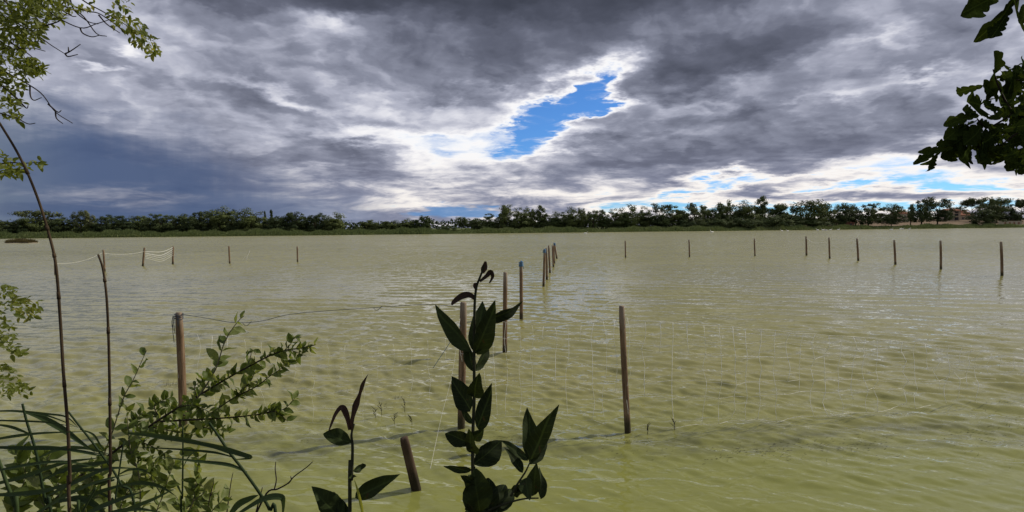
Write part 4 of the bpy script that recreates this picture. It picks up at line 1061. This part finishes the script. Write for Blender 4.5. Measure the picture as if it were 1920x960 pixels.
# ------------------------------------------------------------------ the tall dark weed and its little neighbour
def weed(label, stem, leaves, Y, root_px, branches=(), buds=(), r0=.0042):
    base = at(*root_px, Y); base.z = gz(base.x, base.y)
    t = thing('leafy_weed', base, label, 'weed')
    g = Geo(); g.tube(smooth_path([base] + px_path(stem, Y), 5), r0, r0 * .45, 7); st = put('stem', g, M_stem, t)
    for br in branches:
        g = Geo(); g.tube(smooth_path(px_path(br, Y), 5), r0 * .62, r0 * .3, 6); put('branch', g, M_stem, t)
    for i, lf in enumerate(leaves):
        bx, by, tx, ty, w = lf[:5]; o = lf[5] if len(lf) > 5 else {}
        dY = o.get('d', R.uniform(-.05, .05)); b_, tp = at(bx, by, Y), at(tx, ty, Y + dY)
        L = math.hypot(tx - bx, ty - by)
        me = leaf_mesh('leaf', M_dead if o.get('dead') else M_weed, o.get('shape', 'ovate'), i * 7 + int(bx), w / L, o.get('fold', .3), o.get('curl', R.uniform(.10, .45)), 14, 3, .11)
        add_leaf(t, me, leaf_M(b_, tp, (R.uniform(-.3, .3), -1, R.uniform(-.2, .4)), o.get('roll', R.uniform(-.35, .35))), label='brown withered leaf' if o.get('dead') else None)
    for pts, w in buds:
        rib(t, 'withered_leaf', px_path(pts, Y), w / ppm(Y), M_dead, (0, -1, .3), .8, .35, .5, .4)
    return t
weed('tall dark leafy weed standing close to the camera, browned at its broken tip',
     [(889, 960), (887, 905), (886, 850), (887, 800), (889, 745), (889, 700), (889, 640), (890, 570), (893, 540), (898, 525), (904, 510), (908, 498)],
     [(886, 655, 804, 573, 32, dict(curl=.3, roll=.2)), (888, 662, 906, 560, 46, dict(roll=-.1)), (890, 664, 930, 572, 38, dict(roll=.2)), (912, 600, 990, 574, 27, dict(curl=.5, roll=.3)), (905, 628, 922, 568, 24, dict(dead=1)),
      (889, 695, 926, 640, 22, dict(roll=.6)), (888, 698, 874, 636, 24), (889, 745, 894, 704, 20), (884, 770, 843, 707, 42, dict(curl=.05, roll=.2)), (887, 793, 861, 763, 14), (894, 806, 924, 723, 33, dict(roll=0)),
      (889, 826, 907, 806, 20), (886, 833, 836, 812, 30, dict(shape='ellip')), (886, 850, 876, 814, 17), (889, 870, 941, 828, 44, dict(shape='ellip', curl=.3)), (884, 884, 831, 873, 17),
      (900, 960, 888, 893, 46, dict(shape='ellip')), (915, 963, 917, 895, 46, dict(shape='ellip')), (925, 962, 944, 903, 40, dict(shape='ellip')), (925, 965, 960, 914, 34, dict(shape='ellip')), (905, 990, 905, 935, 60, dict(shape='ellip')),
      (888, 905, 871, 897, 8), (888, 915, 872, 910, 9), (886, 906, 880, 888, 7), (890, 955, 872, 942, 9), (890, 962, 878, 950, 8),
      (994, 868, 994, 764, 44, dict(roll=.1)), (996, 864, 1034, 765, 34, dict(roll=-.2)), (995, 872, 1024, 805, 34), (992, 862, 935, 823, 19, dict(roll=.9, curl=.2)), (981, 886, 946, 838, 24, dict(roll=.5)),
      (986, 895, 990, 938, 26), (1000, 930, 1005, 868, 32, dict(curl=.1)), (1012, 935, 1018, 874, 24), (972, 908, 962, 925, 14), (966, 915, 980, 930, 12)],
     1.12, (893, 1400),
     branches=[[(892, 975), (915, 958), (955, 942), (985, 935), (1010, 934)], [(958, 930), (970, 908), (985, 885), (994, 866)]],
     buds=[([(905, 512), (908, 502), (910, 490)], 12), ([(900, 528), (912, 518), (920, 510), (924, 519), (918, 531)], 9), ([(891, 560), (880, 553), (866, 556), (852, 566), (847, 572)], 13), ([(894, 545), (890, 535), (893, 530)], 7)])
weed('small dark weed with a withered hooked top, beside the leaning stump',
     [(656, 960), (659, 900), (661, 840), (659, 815), (664, 795)],
     [(660, 812, 684, 704, 10, dict(dead=1, shape='w')), (658, 830, 606, 813, 30, dict(shape='ellip', curl=.2)), (662, 883, 693, 874, 13), (665, 932, 745, 899, 33, dict(curl=.45, roll=.3)), (640, 975, 586, 917, 46, dict(curl=.3)), (650, 985, 622, 925, 36), (660, 890, 655, 897, 5), (661, 890, 668, 897, 5)],
     1.02, (654, 1500),
     buds=[([(657, 806), (654, 785), (648, 768), (640, 764), (630, 776), (622, 795), (617, 808)], 9), ([(655, 806), (650, 782), (640, 765), (634, 772)], 8)], r0=.0038)
b0 = at(680, 985, 1.0)
t = thing('grass_blade', b0, 'single bright yellow blade of grass under the small weed', 'grass')
rib(t, 'blade', px_path([(684, 985), (678, 950), (671, 920), (664, 898)], 1.0), 6 / ppm(1.0), M_straw)

# ------------------------------------------------------------------ canes
def cane(label, pts, w, Y, nodes_):
    P = px_path(pts, Y); b = Vector(P[0]); b.z = gz(b.x, b.y) - .02
    t = thing('reed_cane', b, label, 'cane')
    Q = smooth_path([b] + P, 8); g = Geo(); g.tube(Q, w / ppm(Y) / 2, w / ppm(Y) / 2 * .6, 8); put('stalk', g, M_cane, t)
    for f in nodes_:
        i = int(f * (len(Q) - 2)); g = Geo(); g.tube([Q[i], Q[i] * .5 + Q[i + 1] * .5, Q[i + 1]], w / ppm(Y) * .53, w / ppm(Y) * .46, 8); put('sheath', g, M_cane, t)
    return t
cane('long dry cane bending out of the frame, the tallest stalk over the water', [(131, 980), (131, 900), (127, 800), (119, 700), (113, 600), (105, 500), (92, 440), (70, 370), (40, 300), (0, 232), (-60, 140)], 6.5, 1.15, (.35, .5, .58, .66, .8))
cane('shorter dry cane with a bent tip, standing upright beside the thick long one', [(207, 980), (207, 880), (206, 760), (204, 650), (200, 560), (193, 505), (184, 477)], 6, 1.25, (.45, .62, .8))

# ------------------------------------------------------------------ reeds at the lower left
def reed(label, stem, blades, Y, w=6):
    P = px_path(stem, Y); b = Vector(P[0]); b.z = gz(b.x, b.y) - .02
    t = thing('green_reed', b, label, 'reed')
    g = Geo(); g.tube(smooth_path([b] + P, 6), w / ppm(Y) / 2, w / ppm(Y) / 3, 6); put('stalk', g, M_reed, t)
    for bl in blades:
        pts, ww = bl[0], bl[1]; Yb = bl[2] if len(bl) > 2 else Y + R.uniform(-.08, .12)
        rib(t, 'blade', px_path(pts, Yb), ww * .64 / ppm(Yb), M_reed, (R.uniform(-.3, .3), -1, R.uniform(.2, 1.0)), R.uniform(-.5, .5))
    return t
reed('reed with broad blades arching over the water past the willow branch', [(520, 1010), (505, 955), (485, 922), (455, 880), (430, 848), (408, 815), (392, 792)],
     [([(432, 852), (400, 838), (350, 826), (285, 816), (240, 812)][::-1], 15), ([(440, 862), (470, 858), (455, 852), (400, 836), (330, 822)][::-1], 15), ([(440, 858), (400, 848), (330, 842), (250, 838)], 7), ([(463, 886), (430, 872), (370, 865), (290, 856)], 11), ([(420, 985), (445, 948), (470, 934), (485, 928)], 20), ([(430, 975), (490, 938), (525, 932), (532, 945), (528, 985)], 20)], 1.35, 6.5)
reed('reed at the corner with a broad blade bending down across the bent cane', [(98, 1000), (85, 940), (68, 850), (50, 790), (42, 757)],
     [([(46, 772), (80, 784), (120, 806), (150, 828), (178, 848)], 18), ([(44, 770), (90, 776), (125, 782), (148, 803)], 6), ([(60, 815), (20, 800), (-20, 795)], 9), ([(70, 860), (110, 842), (160, 840), (207, 852)], 11), ([(80, 900), (130, 878), (190, 868), (230, 862)], 14), ([(88, 930), (140, 905), (200, 880), (255, 878)], 14)], 1.3)
reed('reed whose thin stalk crosses the bent cane low down', [(258, 1000), (225, 905), (185, 845), (150, 800), (128, 772)],
     [([(150, 805), (175, 815), (190, 838), (198, 850)], 6), ([(190, 855), (120, 842), (60, 838), (5, 845)], 10), ([(205, 880), (130, 882), (60, 890), (0, 908)], 14), ([(215, 900), (150, 915), (110, 935), (60, 970)], 15), ([(225, 915), (260, 905), (300, 912), (330, 930)], 12)], 1.42, 5)
reed('dark reed leaning in at the very corner of the bank', [(34, 1000), (28, 950), (12, 905), (0, 870), (-20, 820)],
     [([(-30, 772), (30, 771), (90, 780), (150, 803)], 7), ([(-40, 788), (30, 789), (90, 792), (145, 801)], 6), ([(-40, 830), (20, 819), (80, 812), (165, 809)], 9), ([(-30, 838), (40, 840), (120, 842), (203, 853)], 12), ([(-40, 915), (40, 895), (120, 868), (190, 858)], 14), ([(-40, 890), (50, 872), (120, 866), (185, 876)], 10), ([(-40, 930), (60, 924), (100, 916), (140, 902)], 15)], 1.2, 8)
reed('low tangle reed with blades fanning toward the willow shoots', [(150, 1010), (150, 975), (165, 940), (180, 915)],
     [([(40, 980), (120, 932), (180, 905), (245, 888)], 14), ([(100, 1000), (165, 935), (210, 915), (255, 905)], 13), ([(110, 940), (150, 935), (185, 950), (215, 985)], 20), ([(120, 990), (180, 955), (230, 935), (268, 922)], 16), ([(180, 990), (230, 960), (290, 935), (330, 915)], 13), ([(150, 1000), (190, 970), (250, 955), (300, 960)], 16)], 1.15, 6)
reed('thin single reed stem standing straight up below the willow branch', [(341, 1000), (342, 930), (343, 860), (343, 800)], [([(342, 880), (352, 860), (362, 850), (368, 853)], 5), ([(342, 930), (330, 905), (320, 890)], 6)], 1.5, 4)
reed('thin reed stem slanting up through the lower willow leaves', [(210, 1000), (216, 940), (224, 880), (232, 828)], [([(222, 890), (245, 880), (270, 882), (290, 895)], 8), ([(216, 940), (190, 925), (160, 925)], 8)], 1.4, 4)

# bare twigs
def bare_twig(label, lines, Y, w):
    P = px_path(lines[0], Y); b = Vector(P[0]); t = thing('bare_twig', b, label, 'twig')
    for k, l in enumerate(lines):
        g = Geo(); g.tube(smooth_path(px_path(l, Y), 5), w / ppm(Y) / 2 * (1 if k == 0 else .7), w / ppm(Y) / 2 * .4, 5); put('twig' if k == 0 else 'side_twig', g, M_twig, t)
    return t
bare_twig('bare forked twig reaching up to a hooked tip right of the reeds', [[(470, 985), (500, 925), (520, 917), (540, 906), (552, 893), (575, 876), (586, 866)], [(514, 919), (518, 900), (516, 880), (517, 866)], [(540, 907), (546, 900), (545, 893)], [(480, 960), (488, 930), (492, 914)]], 1.5, 4)
bare_twig('short bare upright twig low down between the reed and the shoots', [[(422, 990), (428, 940), (433, 905), (437, 886)], [(428, 940), (434, 930)]], 1.5, 3)
bare_twig('very thin leaning bare twig beside the short upright one', [[(386, 985), (392, 940), (398, 915), (401, 904)], [(394, 930), (399, 926)]], 1.5, 3)

# ------------------------------------------------------------------ the willow branch and shoots
WL = [leaf_mesh('leaf', M_willow, 'ovate' if k % 3 else 'ellip', 40 + k, (.50, .56, .42, .60, .46, .52)[k], .5, (.2, .5, .1, .35, .6, .0)[k], 7, 1, .08) for k in range(6)]
def spray(par, lines, Y, leaf_px, every, m_tw, w, jitter=10, count=None, up=.5, meshes=None, limit=None, spread=1.0):
    """woody lines with alternate leaves along them; returns how many leaves"""
    n = 0
    for li, l in enumerate(lines):
        P = smooth_path(px_path(l, Y), 6)
        g = Geo(); g.tube(P, w / ppm(Y) / 2 * (1 if li == 0 else .7), w / ppm(Y) / 2 * .3, 5); put('branch' if li == 0 else 'twig', g, m_tw, par)
        cum = 0; side = 1; nxt = every / ppm(Y) * .5
        for a, b in zip(P, P[1:]):
            L = (b - a).length
            while cum + L > nxt:
                q = a.lerp(b, (nxt - cum) / L); d = (b - a).normalized()
                for _ in range(1 if R.random() < .6 else 2):
                    sd = d.cross(Vector((0, -1, 0))).normalized() * side; side = -side
                    v = (d * R.uniform(.1, .8) + sd * R.uniform(.3, 1) * spread + Vector((0, R.uniform(-.7, .7), R.uniform(-.2, up)))).normalized()
                    ln = leaf_px / ppm(Y) * R.uniform(.6, 1.2)
                    f = Vector((R.uniform(-.6, .8), R.uniform(-1, .2), R.uniform(.1, 1.0)))
                    if limit is not None and limit[0] <= 0: extra.append((leaf_M(q, q + v * ln, f), R.choice(meshes or WL)))
                    else:
                        add_leaf(par, R.choice(meshes or WL), leaf_M(q, q + v * ln, f)); n += 1
                        if limit is not None: limit[0] -= 1
                nxt += every / ppm(Y) * R.uniform(.7, 1.4)
            cum += L
    return n
def merge_extra(par, name, m):
    """the leaves past the limit, as one part"""
    global extra
    V, F = [], []
    for M, me in extra:
        o = len(V); V += [M @ v.co for v in me.vertices]; F += [tuple(i + o for i in p.vertices) for p in me.polygons]
    g = Geo(); g.V, g.F = V, F
    if V: put(name, g, m, par)['kind'] = 'stuff'
    extra = []
extra = []
rt = at(120, 915, 1.6); rt.z = gz(rt.x, rt.y)
wb = thing('willow_branch', rt, 'leafy willow branch slanting up over the water in front of the brown post', 'shrub')
lim = [285]
spray(wb, [[(60, 980), (150, 893), (215, 846), (300, 786), (380, 737), (450, 696), (520, 661), (570, 652), (592, 646)]], 1.75, 20, 7, M_twig, 6, limit=lim)
spray(wb, [[(352, 772), (385, 725), (405, 690), (418, 650), (430, 625), (447, 602), (458, 592)]], 1.72, 27, 15, M_shoot, 3.5, limit=lim)
spray(wb, [[(300, 790), (380, 786), (440, 782), (490, 776), (530, 768), (552, 748)], [(480, 778), (515, 772), (540, 790)]], 1.8, 21, 7, M_twig, 4, limit=lim)
spray(wb, [[(395, 775), (440, 745), (480, 725), (505, 706), (528, 690), (545, 672)], [(440, 745), (470, 715), (478, 690)]], 1.85, 21, 6, M_twig, 3, limit=lim)
spray(wb, [[(462, 690), (470, 668), (472, 655), (480, 665)], [(530, 660), (545, 645), (552, 632), (560, 640)], [(500, 668), (515, 655)], [(545, 656), (575, 668)]], 1.75, 22, 9, M_shoot, 2.5, limit=lim)
for l in ([(250, 822), (290, 840), (310, 855)], [(280, 800), (330, 810), (370, 815)], [(330, 765), (360, 760), (400, 775)], [(240, 830), (260, 860), (300, 870)], [(300, 786), (290, 760), (320, 745)], [(370, 745), (365, 725), (385, 710)], [(340, 775), (380, 800), (430, 808)], [(260, 815), (255, 790), (270, 770)]):
    spray(wb, [l], R.uniform(1.65, 1.9), 19, 4, M_twig, 2.5, limit=lim)
merge_extra(wb, 'foliage', M_willow)

def shoot(label, lines, Y, leaf_px, every, group=None):
    b = at(*lines[0][0], Y); b.z = gz(b.x, b.y) - .02
    t = thing('willow_shoot', b, label, 'shoot', group); spray(t, [[(lines[0][0][0], lines[0][0][1] + 120)] + lines[0]] + lines[1:], Y, leaf_px, every, M_shoot, 3.2); return t
shoot('pale willow shoot with spread top leaves, standing between the canes and the brown post', [[(190, 880), (214, 800), (232, 745), (250, 712), (268, 672), (276, 655)]], 1.6, 27, 18)
shoot('short willow shoot with one large round leaf under the slanting branch', [[(262, 900), (246, 850), (240, 800), (238, 765)], [(246, 850), (262, 830), (268, 815)]], 1.6, 26, 11)
for k, (lb, ls) in enumerate([('leafy low shoot under the willow branch, nearest the canes', [[(225, 960), (245, 915), (262, 890), (300, 868)], [(245, 915), (275, 905), (300, 900)]]), ('leafy low shoot rising beside the straight thin reed stem', [[(290, 980), (305, 930), (318, 890), (330, 860)], [(305, 930), (285, 900), (275, 885)]]),
                      ('leafy shoot with pale tips at the frame edge below the reed blades', [[(350, 980), (362, 940), (368, 905), (372, 860), (366, 842)], [(362, 940), (385, 920), (372, 905)]]), ('leafy shoot low beside the very thin leaning twig', [[(330, 1000), (345, 960), (375, 935), (405, 920)], [(345, 960), (330, 930)]]),
                      ('small leafy shoot at the frame edge, closest to the bare forked twig', [[(400, 1000), (395, 965), (410, 945), (420, 935)]]),
                      ('large-leaved shoot in the corner behind the reeds', [[(20, 1000), (30, 940), (48, 890), (30, 850)], [(48, 890), (80, 880), (95, 850)]]), ('brownish-green shoot tangled among the corner reed blades', [[(70, 1000), (85, 950), (110, 910), (95, 880)], [(85, 950), (60, 925)], [(110, 910), (140, 905)]]),
                      ('leafy shoot in the tangle between the two canes', [[(165, 1000), (160, 950), (175, 900), (168, 860)], [(160, 950), (185, 930)], [(175, 900), (150, 885)]])]):
    shoot(lb, ls, R.uniform(1.45, 1.75), 26 if k < 5 else 36, 8)

# ------------------------------------------------------------------ leafy tree overhanging on the left
TL = [leaf_mesh('leaf', M_tree_leaf, 'ellip' if k % 2 else 'ovate', 60 + k, (.46, .40, .52, .44)[k], .4, (.2, .4, .1, .5)[k], 5, 1, .08) for k in range(4)]
tb = Vector((-5.4, 3.2, 0)); tb.z = gz(tb.x, tb.y)
lt = thing('leafy_tree', tb, 'leafy tree overhanging from the side with sunlit green sprays and bare dead twigs', 'tree')
g = Geo()
g.tube(smooth_path([tb + Vector((0, 0, -.2)), tb + Vector((.05, 0, 1.2)), tb + Vector((.2, .1, 2.6)), tb + Vector((.35, .2, 4.2)), tb + Vector((.3, .3, 6.0))], 6), .17, .06, 10)
for q in ([tb + Vector((.1, 0, 1.6)), tb + Vector((.9, .3, 2.4)), tb + Vector((1.6, .5, 2.5))], [tb + Vector((.2, .1, 2.6)), tb + Vector((1.1, .5, 3.6)), tb + Vector((2.3, .8, 3.9))], [tb + Vector((.3, .2, 3.6)), tb + Vector((1.2, .6, 4.5)), tb + Vector((2.9, .8, 4.3))], [tb + Vector((.1, 0, 1.2)), tb + Vector((.8, .4, 1.7)), tb + Vector((1.8, .5, 1.6))], [tb + Vector((.3, .2, 3.0)), tb + Vector((-.6, .8, 4.2)), tb + Vector((-1.5, 1.2, 4.9))], [tb + Vector((.3, .2, 4.0)), tb + Vector((.2, -.8, 5.0)), tb + Vector((.1, -1.8, 5.4))]):
    g.tube(smooth_path(q, 6), .05, .012, 7)
put('trunk', g, M_bark, lt)
BR = [[(60, -60), (120, 0), (160, 20), (185, 25), (215, 45), (240, 66)], [(110, -40), (155, 0), (190, 20), (218, 36), (245, 52)], [(20, -30), (45, 0), (68, 34), (86, 48)], [(86, 48), (110, 40), (121, 28)], [(40, -30), (72, 2), (100, 28), (150, 52), (180, 45), (205, 37)], [(150, 52), (155, 62), (172, 69), (187, 66)], [(112, 10), (118, 20), (135, 30), (143, 31)], [(130, -5), (140, 20), (165, 40), (184, 45)], [(-20, -20), (12, 5), (30, 40), (62, 60), (95, 84), (122, 101)], [(122, 101), (132, 96), (151, 83)], [(122, 101), (128, 106), (146, 102)], [(129, 98), (128, 88)],
      [(-20, 90), (30, 92), (60, 90), (85, 96)], [(20, 80), (45, 95), (70, 115)], [(-20, 120), (20, 140), (56, 160), (80, 178), (104, 210), (136, 231)], [(56, 160), (57, 180), (64, 188), (78, 183)], [(104, 210), (106, 222), (118, 232)], [(90, 195), (108, 210), (115, 207)], [(-20, 150), (8, 164), (30, 182), (42, 195), (49, 202)], [(0, 158), (20, 175), (48, 202), (53, 197)], [(-20, 205), (0, 212), (30, 221), (52, 232), (66, 231)], [(-20, 310), (20, 305), (45, 306), (76, 304)], [(100, 5), (150, 25), (180, 62), (200, 68)], [(185, 28), (200, 45), (225, 62)]]
for l in BR:
    g = Geo(); g.tube(smooth_path(px_path(l, 4.0), 5), 3.0 / ppm(4) / 2, 1.4 / ppm(4) / 2, 5); put('twig', g, M_twig, lt)
lim = [295]; extra = []
def tuft(cx, cy, rx, ry, n, Y0, size, par=lt, meshes=TL, lim_=None, droop=.0, rot=0.0):
    for _ in range(n):
        a = R.uniform(0, 6.28); q = math.sqrt(R.random()); ux, uy = q * math.cos(a) * rx, q * math.sin(a) * ry
        x = cx + ux * math.cos(rot) - uy * math.sin(rot); y = cy + ux * math.sin(rot) + uy * math.cos(rot)
        p = at(x, y, Y0 + R.uniform(-.25, .35)); v = Vector((R.gauss(.3, .7), R.gauss(0, .7), R.gauss(-.1 - droop, .6))).normalized()
        ln = size / ppm(Y0) * R.uniform(.65, 1.25); f = Vector((R.uniform(-.3, .9), R.uniform(-1, .3), R.uniform(-.1, 1)))
        M = leaf_M(p, p + v * ln, f)
        if lim_[0] > 0: add_leaf(par, R.choice(meshes), M); lim_[0] -= 1
        else: extra.append((M, R.choice(meshes)))
# the sprays that hang clear of the crown come first: they carry separate leaves
for a in [(226, 14, 18, 38, 60, .5), (246, 50, 30, 20, 60, .75), (268, 74, 26, 18, 54, .8), (285, 93, 14, 14, 26, .9), (148, 12, 7, 20, 14, 1.4), (160, 12, 5, 20, 8, 1.4)]:
    tuft(a[0], a[1], a[2], a[3], a[4], 4.0, 13, lim_=lim, droop=.6, rot=a[5])
tuft(46, 578, 30, 20, 80, 3.6, 13, lim_=lim); tuft(12, 556, 22, 22, 60, 3.6, 13, lim_=lim); tuft(12, 628, 20, 30, 70, 3.6, 13, lim_=lim); tuft(30, 660, 14, 10, 12, 3.6, 14, lim_=lim)
for a in [(20, 15, 55, 45, 190), (75, 18, 40, 38, 130), (105, 12, 24, 30, 60), (20, 70, 50, 38, 150), (55, 62, 26, 22, 50), (10, 130, 50, 28, 110), (52, 118, 20, 12, 34), (62, 132, 22, 9, 30), (70, 136, 16, 6, 16), (20, 160, 36, 16, 36), (4, 190, 30, 10, 30), (30, 192, 16, 7, 16), (10, 215, 26, 6, 14), (34, 222, 10, 6, 10), (6, 308, 26, 20, 50), (22, 322, 18, 12, 26), (45, 312, 10, 8, 8), (74, 306, 5, 8, 6), (8, 712, 26, 32, 56), (36, 730, 24, 10, 22), (-40, 60, 60, 90, 200), (-50, 590, 50, 80, 120), (-60, 300, 50, 60, 70)]:
    a = (*a[:4], int(a[4] * 1.75)); tuft(*a[:5], 4.0 if a[1] < 500 else 3.6, 12.5, lim_=lim)
rs = np.random.RandomState(4)
for _ in range(1500):                                # the crown that carries on outside the picture
    e = rs.randn(3); e /= np.linalg.norm(e); p = Vector((-5.6, 3.6, 4.9)) + Vector(e * np.array([1.9, 2.4, 1.9]) * rs.rand() ** .33)
    if p.x > -.93 * p.y - .1 and p.y > 0: continue
    v = Vector(rs.randn(3)).normalized() * .075; extra.append((leaf_M(p, p + v, Vector(rs.randn(3)) + Vector((0, 0, 1))), R.choice(TL)))
merge_extra(lt, 'foliage', M_tree_leaf)

# ------------------------------------------------------------------ the oak on the right
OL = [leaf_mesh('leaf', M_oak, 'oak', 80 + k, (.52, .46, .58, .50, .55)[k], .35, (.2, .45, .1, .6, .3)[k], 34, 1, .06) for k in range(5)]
ob = Vector((3.9, 1.2, 0)); ob.z = gz(ob.x, ob.y)
oak = thing('oak_tree', ob, 'dark oak with lobed leaves hanging in silhouette, opposite the sunlit leafy tree', 'tree')
g = Geo(); W = lambda x, y, z: Vector((x, y, z))
g.tube(smooth_path([ob + W(0, 0, -.3), ob + W(.05, 0, 1.0), ob + W(0, .05, 2.2), ob + W(-.2, .1, 3.4), ob + W(-.3, 0, 5.0)], 6), .26, .12, 12, rf=lambda t: .26 - .13 * t + .10 * max(0, .12 - t) / .12)
for q in ([ob + W(0, .05, 2.0), ob + W(-.7, .6, 2.5), ob + W(-1.4, 1.0, 2.4), at(1935, 190, 2.15)], [ob + W(-.1, .1, 2.8), ob + W(-1.5, -.6, 4.0), ob + W(-3.2, -1.2, 4.9)], [ob + W(-.2, .1, 3.4), ob + W(-1.2, .6, 4.4), ob + W(-2.2, 1.0, 5.3)], [ob + W(0, 0, 2.6), ob + W(1.0, .8, 3.6), ob + W(1.8, 1.3, 4.4)], [ob + W(0, 0, 2.2), ob + W(.9, -.9, 3.2), ob + W(1.6, -1.7, 4.0)], [ob + W(-.25, 0, 4.2), ob + W(-.4, -1.4, 5.2), ob + W(-.8, -2.6, 5.6)], [ob + W(-.1, 0, 3.0), ob + W(-.9, .3, 3.3), at(1960, -40, 2.1)]):
    g.tube(smooth_path(q, 6), .08, .012, 8)
put('trunk', g, M_bark, oak)
OB = [[(1960, 200), (1915, 205), (1886, 222), (1865, 234), (1850, 240), (1838, 255), (1815, 266), (1790, 272)], [(1850, 240), (1838, 230), (1832, 222)], [(1815, 266), (1780, 275), (1755, 282), (1732, 300)], [(1900, 215), (1880, 180), (1868, 150), (1862, 130)], [(1920, 240), (1890, 262), (1870, 280)], [(1960, 160), (1930, 150), (1905, 150)], [(1950, 290), (1915, 280), (1890, 290)], [(1955, -30), (1915, -5), (1900, 10)], [(1900, -20), (1870, -8), (1850, 0)]]
for l in OB:
    g = Geo(); g.tube(smooth_path(px_path(l, 2.1), 5), 4.5 / ppm(2.1) / 2, 2 / ppm(2.1) / 2, 6); put('twig', g, M_twig, oak)
# base and tip of the leaves one can follow singly
LV = [(1853, 156, 1888, 108, 26), (1845, 158, 1790, 176, 24), (1848, 200, 1856, 150, 30), (1838, 215, 1846, 178, 26), (1830, 212, 1808, 206, 16), (1836, 216, 1784, 228, 24), (1832, 226, 1790, 245, 22), (1806, 232, 1780, 258, 14), (1835, 240, 1800, 262, 24), (1840, 238, 1826, 262, 20), (1790, 272, 1758, 268, 20), (1786, 276, 1724, 286, 14), (1768, 276, 1722, 300, 10), (1764, 282, 1733, 318, 20), (1760, 290, 1706, 308, 10), (1752, 290, 1740, 322, 20), (1800, 270, 1783, 306, 18), (1795, 268, 1772, 290, 18), (1810, 266, 1790, 250, 20), (1822, 262, 1806, 305, 22), (1828, 266, 1842, 304, 20), (1815, 276, 1808, 300, 24), (1840, 258, 1846, 302, 20), (1876, 200, 1890, 140, 34), (1886, 196, 1902, 136, 28), (1896, 190, 1912, 120, 22), (1870, 190, 1858, 160, 24), (1866, 214, 1850, 190, 26),
      (1910, 150, 1922, 104, 20), (1904, -6, 1862, 66, 26), (1886, 30, 1862, 68, 22), (1898, 2, 1912, 22, 30), (1870, -8, 1820, 16, 20), (1862, -6, 1826, 20, 14), (1926, 6, 1918, 40, 14), (1838, 268, 1868, 300, 22), (1874, 272, 1880, 312, 26), (1886, 284, 1892, 318, 28), (1900, 286, 1908, 316, 22), (1872, 246, 1846, 272, 26)]
lim = [290]; extra = []
for bx, by, tx, ty, w in LV:
    b_, p = at(bx, by, 2.1 + R.uniform(-.05, .05)), at(tx, ty, 2.1 + R.uniform(-.1, .1)); me = R.choice(OL)
    add_leaf(oak, me, leaf_M(b_, p, (R.uniform(-.2, .2), -1, R.uniform(-.2, .3)), R.uniform(-.3, .3), (w / math.hypot(tx - bx, ty - by)) / .52 * .78)); lim[0] -= 1
for a in [(1908, 190, 36, 42, 36), (1896, 245, 40, 34, 44), (1915, 270, 46, 40, 60), (1868, 262, 28, 24, 14), (1842, 272, 20, 14, 6), (1945, 220, 30, 90, 60), (1895, 140, 18, 20, 10)]:
    tuft(*a, 2.15, 33, par=oak, meshes=OL, lim_=lim)
rs = np.random.RandomState(6); k = 0
SU = np.array(SUN_DIR)
while k < 9000:                                      # unseen crown extended overhead and behind the camera to shade the near plants
    e = rs.randn(3); e /= np.linalg.norm(e)
    p = np.array([1.9, -.6, 5.0]) + e * np.array([4.3, 3.6, 2.1]) * rs.rand() ** .4
    if p[1] > -.2 and p[2] < EYE.z + .53 * p[1] + .55 and p[0] < .95 * p[1] + .5: continue
    if p[1] > 0 and p[2] < EYE.z + .5 * math.hypot(p[0], p[1]) + .5 and p[0] < .93 * p[1] + .35: continue
    if p[2] < 3.0 and p[0] < 2.2: continue
    if p[1] - .387 * p[0] > 1.72 + .12 * math.sin(p[0] * 3 + p[2] * 2): continue  # crown edge shaped along the sun line so the willow stays sunlit
    p = Vector(p); v = Vector(rs.randn(3)).normalized() * rs.uniform(.09, .16)
    extra.append((leaf_M(p, p + v, Vector(rs.randn(3)) + Vector((0, 0, .8))), None)); k += 1
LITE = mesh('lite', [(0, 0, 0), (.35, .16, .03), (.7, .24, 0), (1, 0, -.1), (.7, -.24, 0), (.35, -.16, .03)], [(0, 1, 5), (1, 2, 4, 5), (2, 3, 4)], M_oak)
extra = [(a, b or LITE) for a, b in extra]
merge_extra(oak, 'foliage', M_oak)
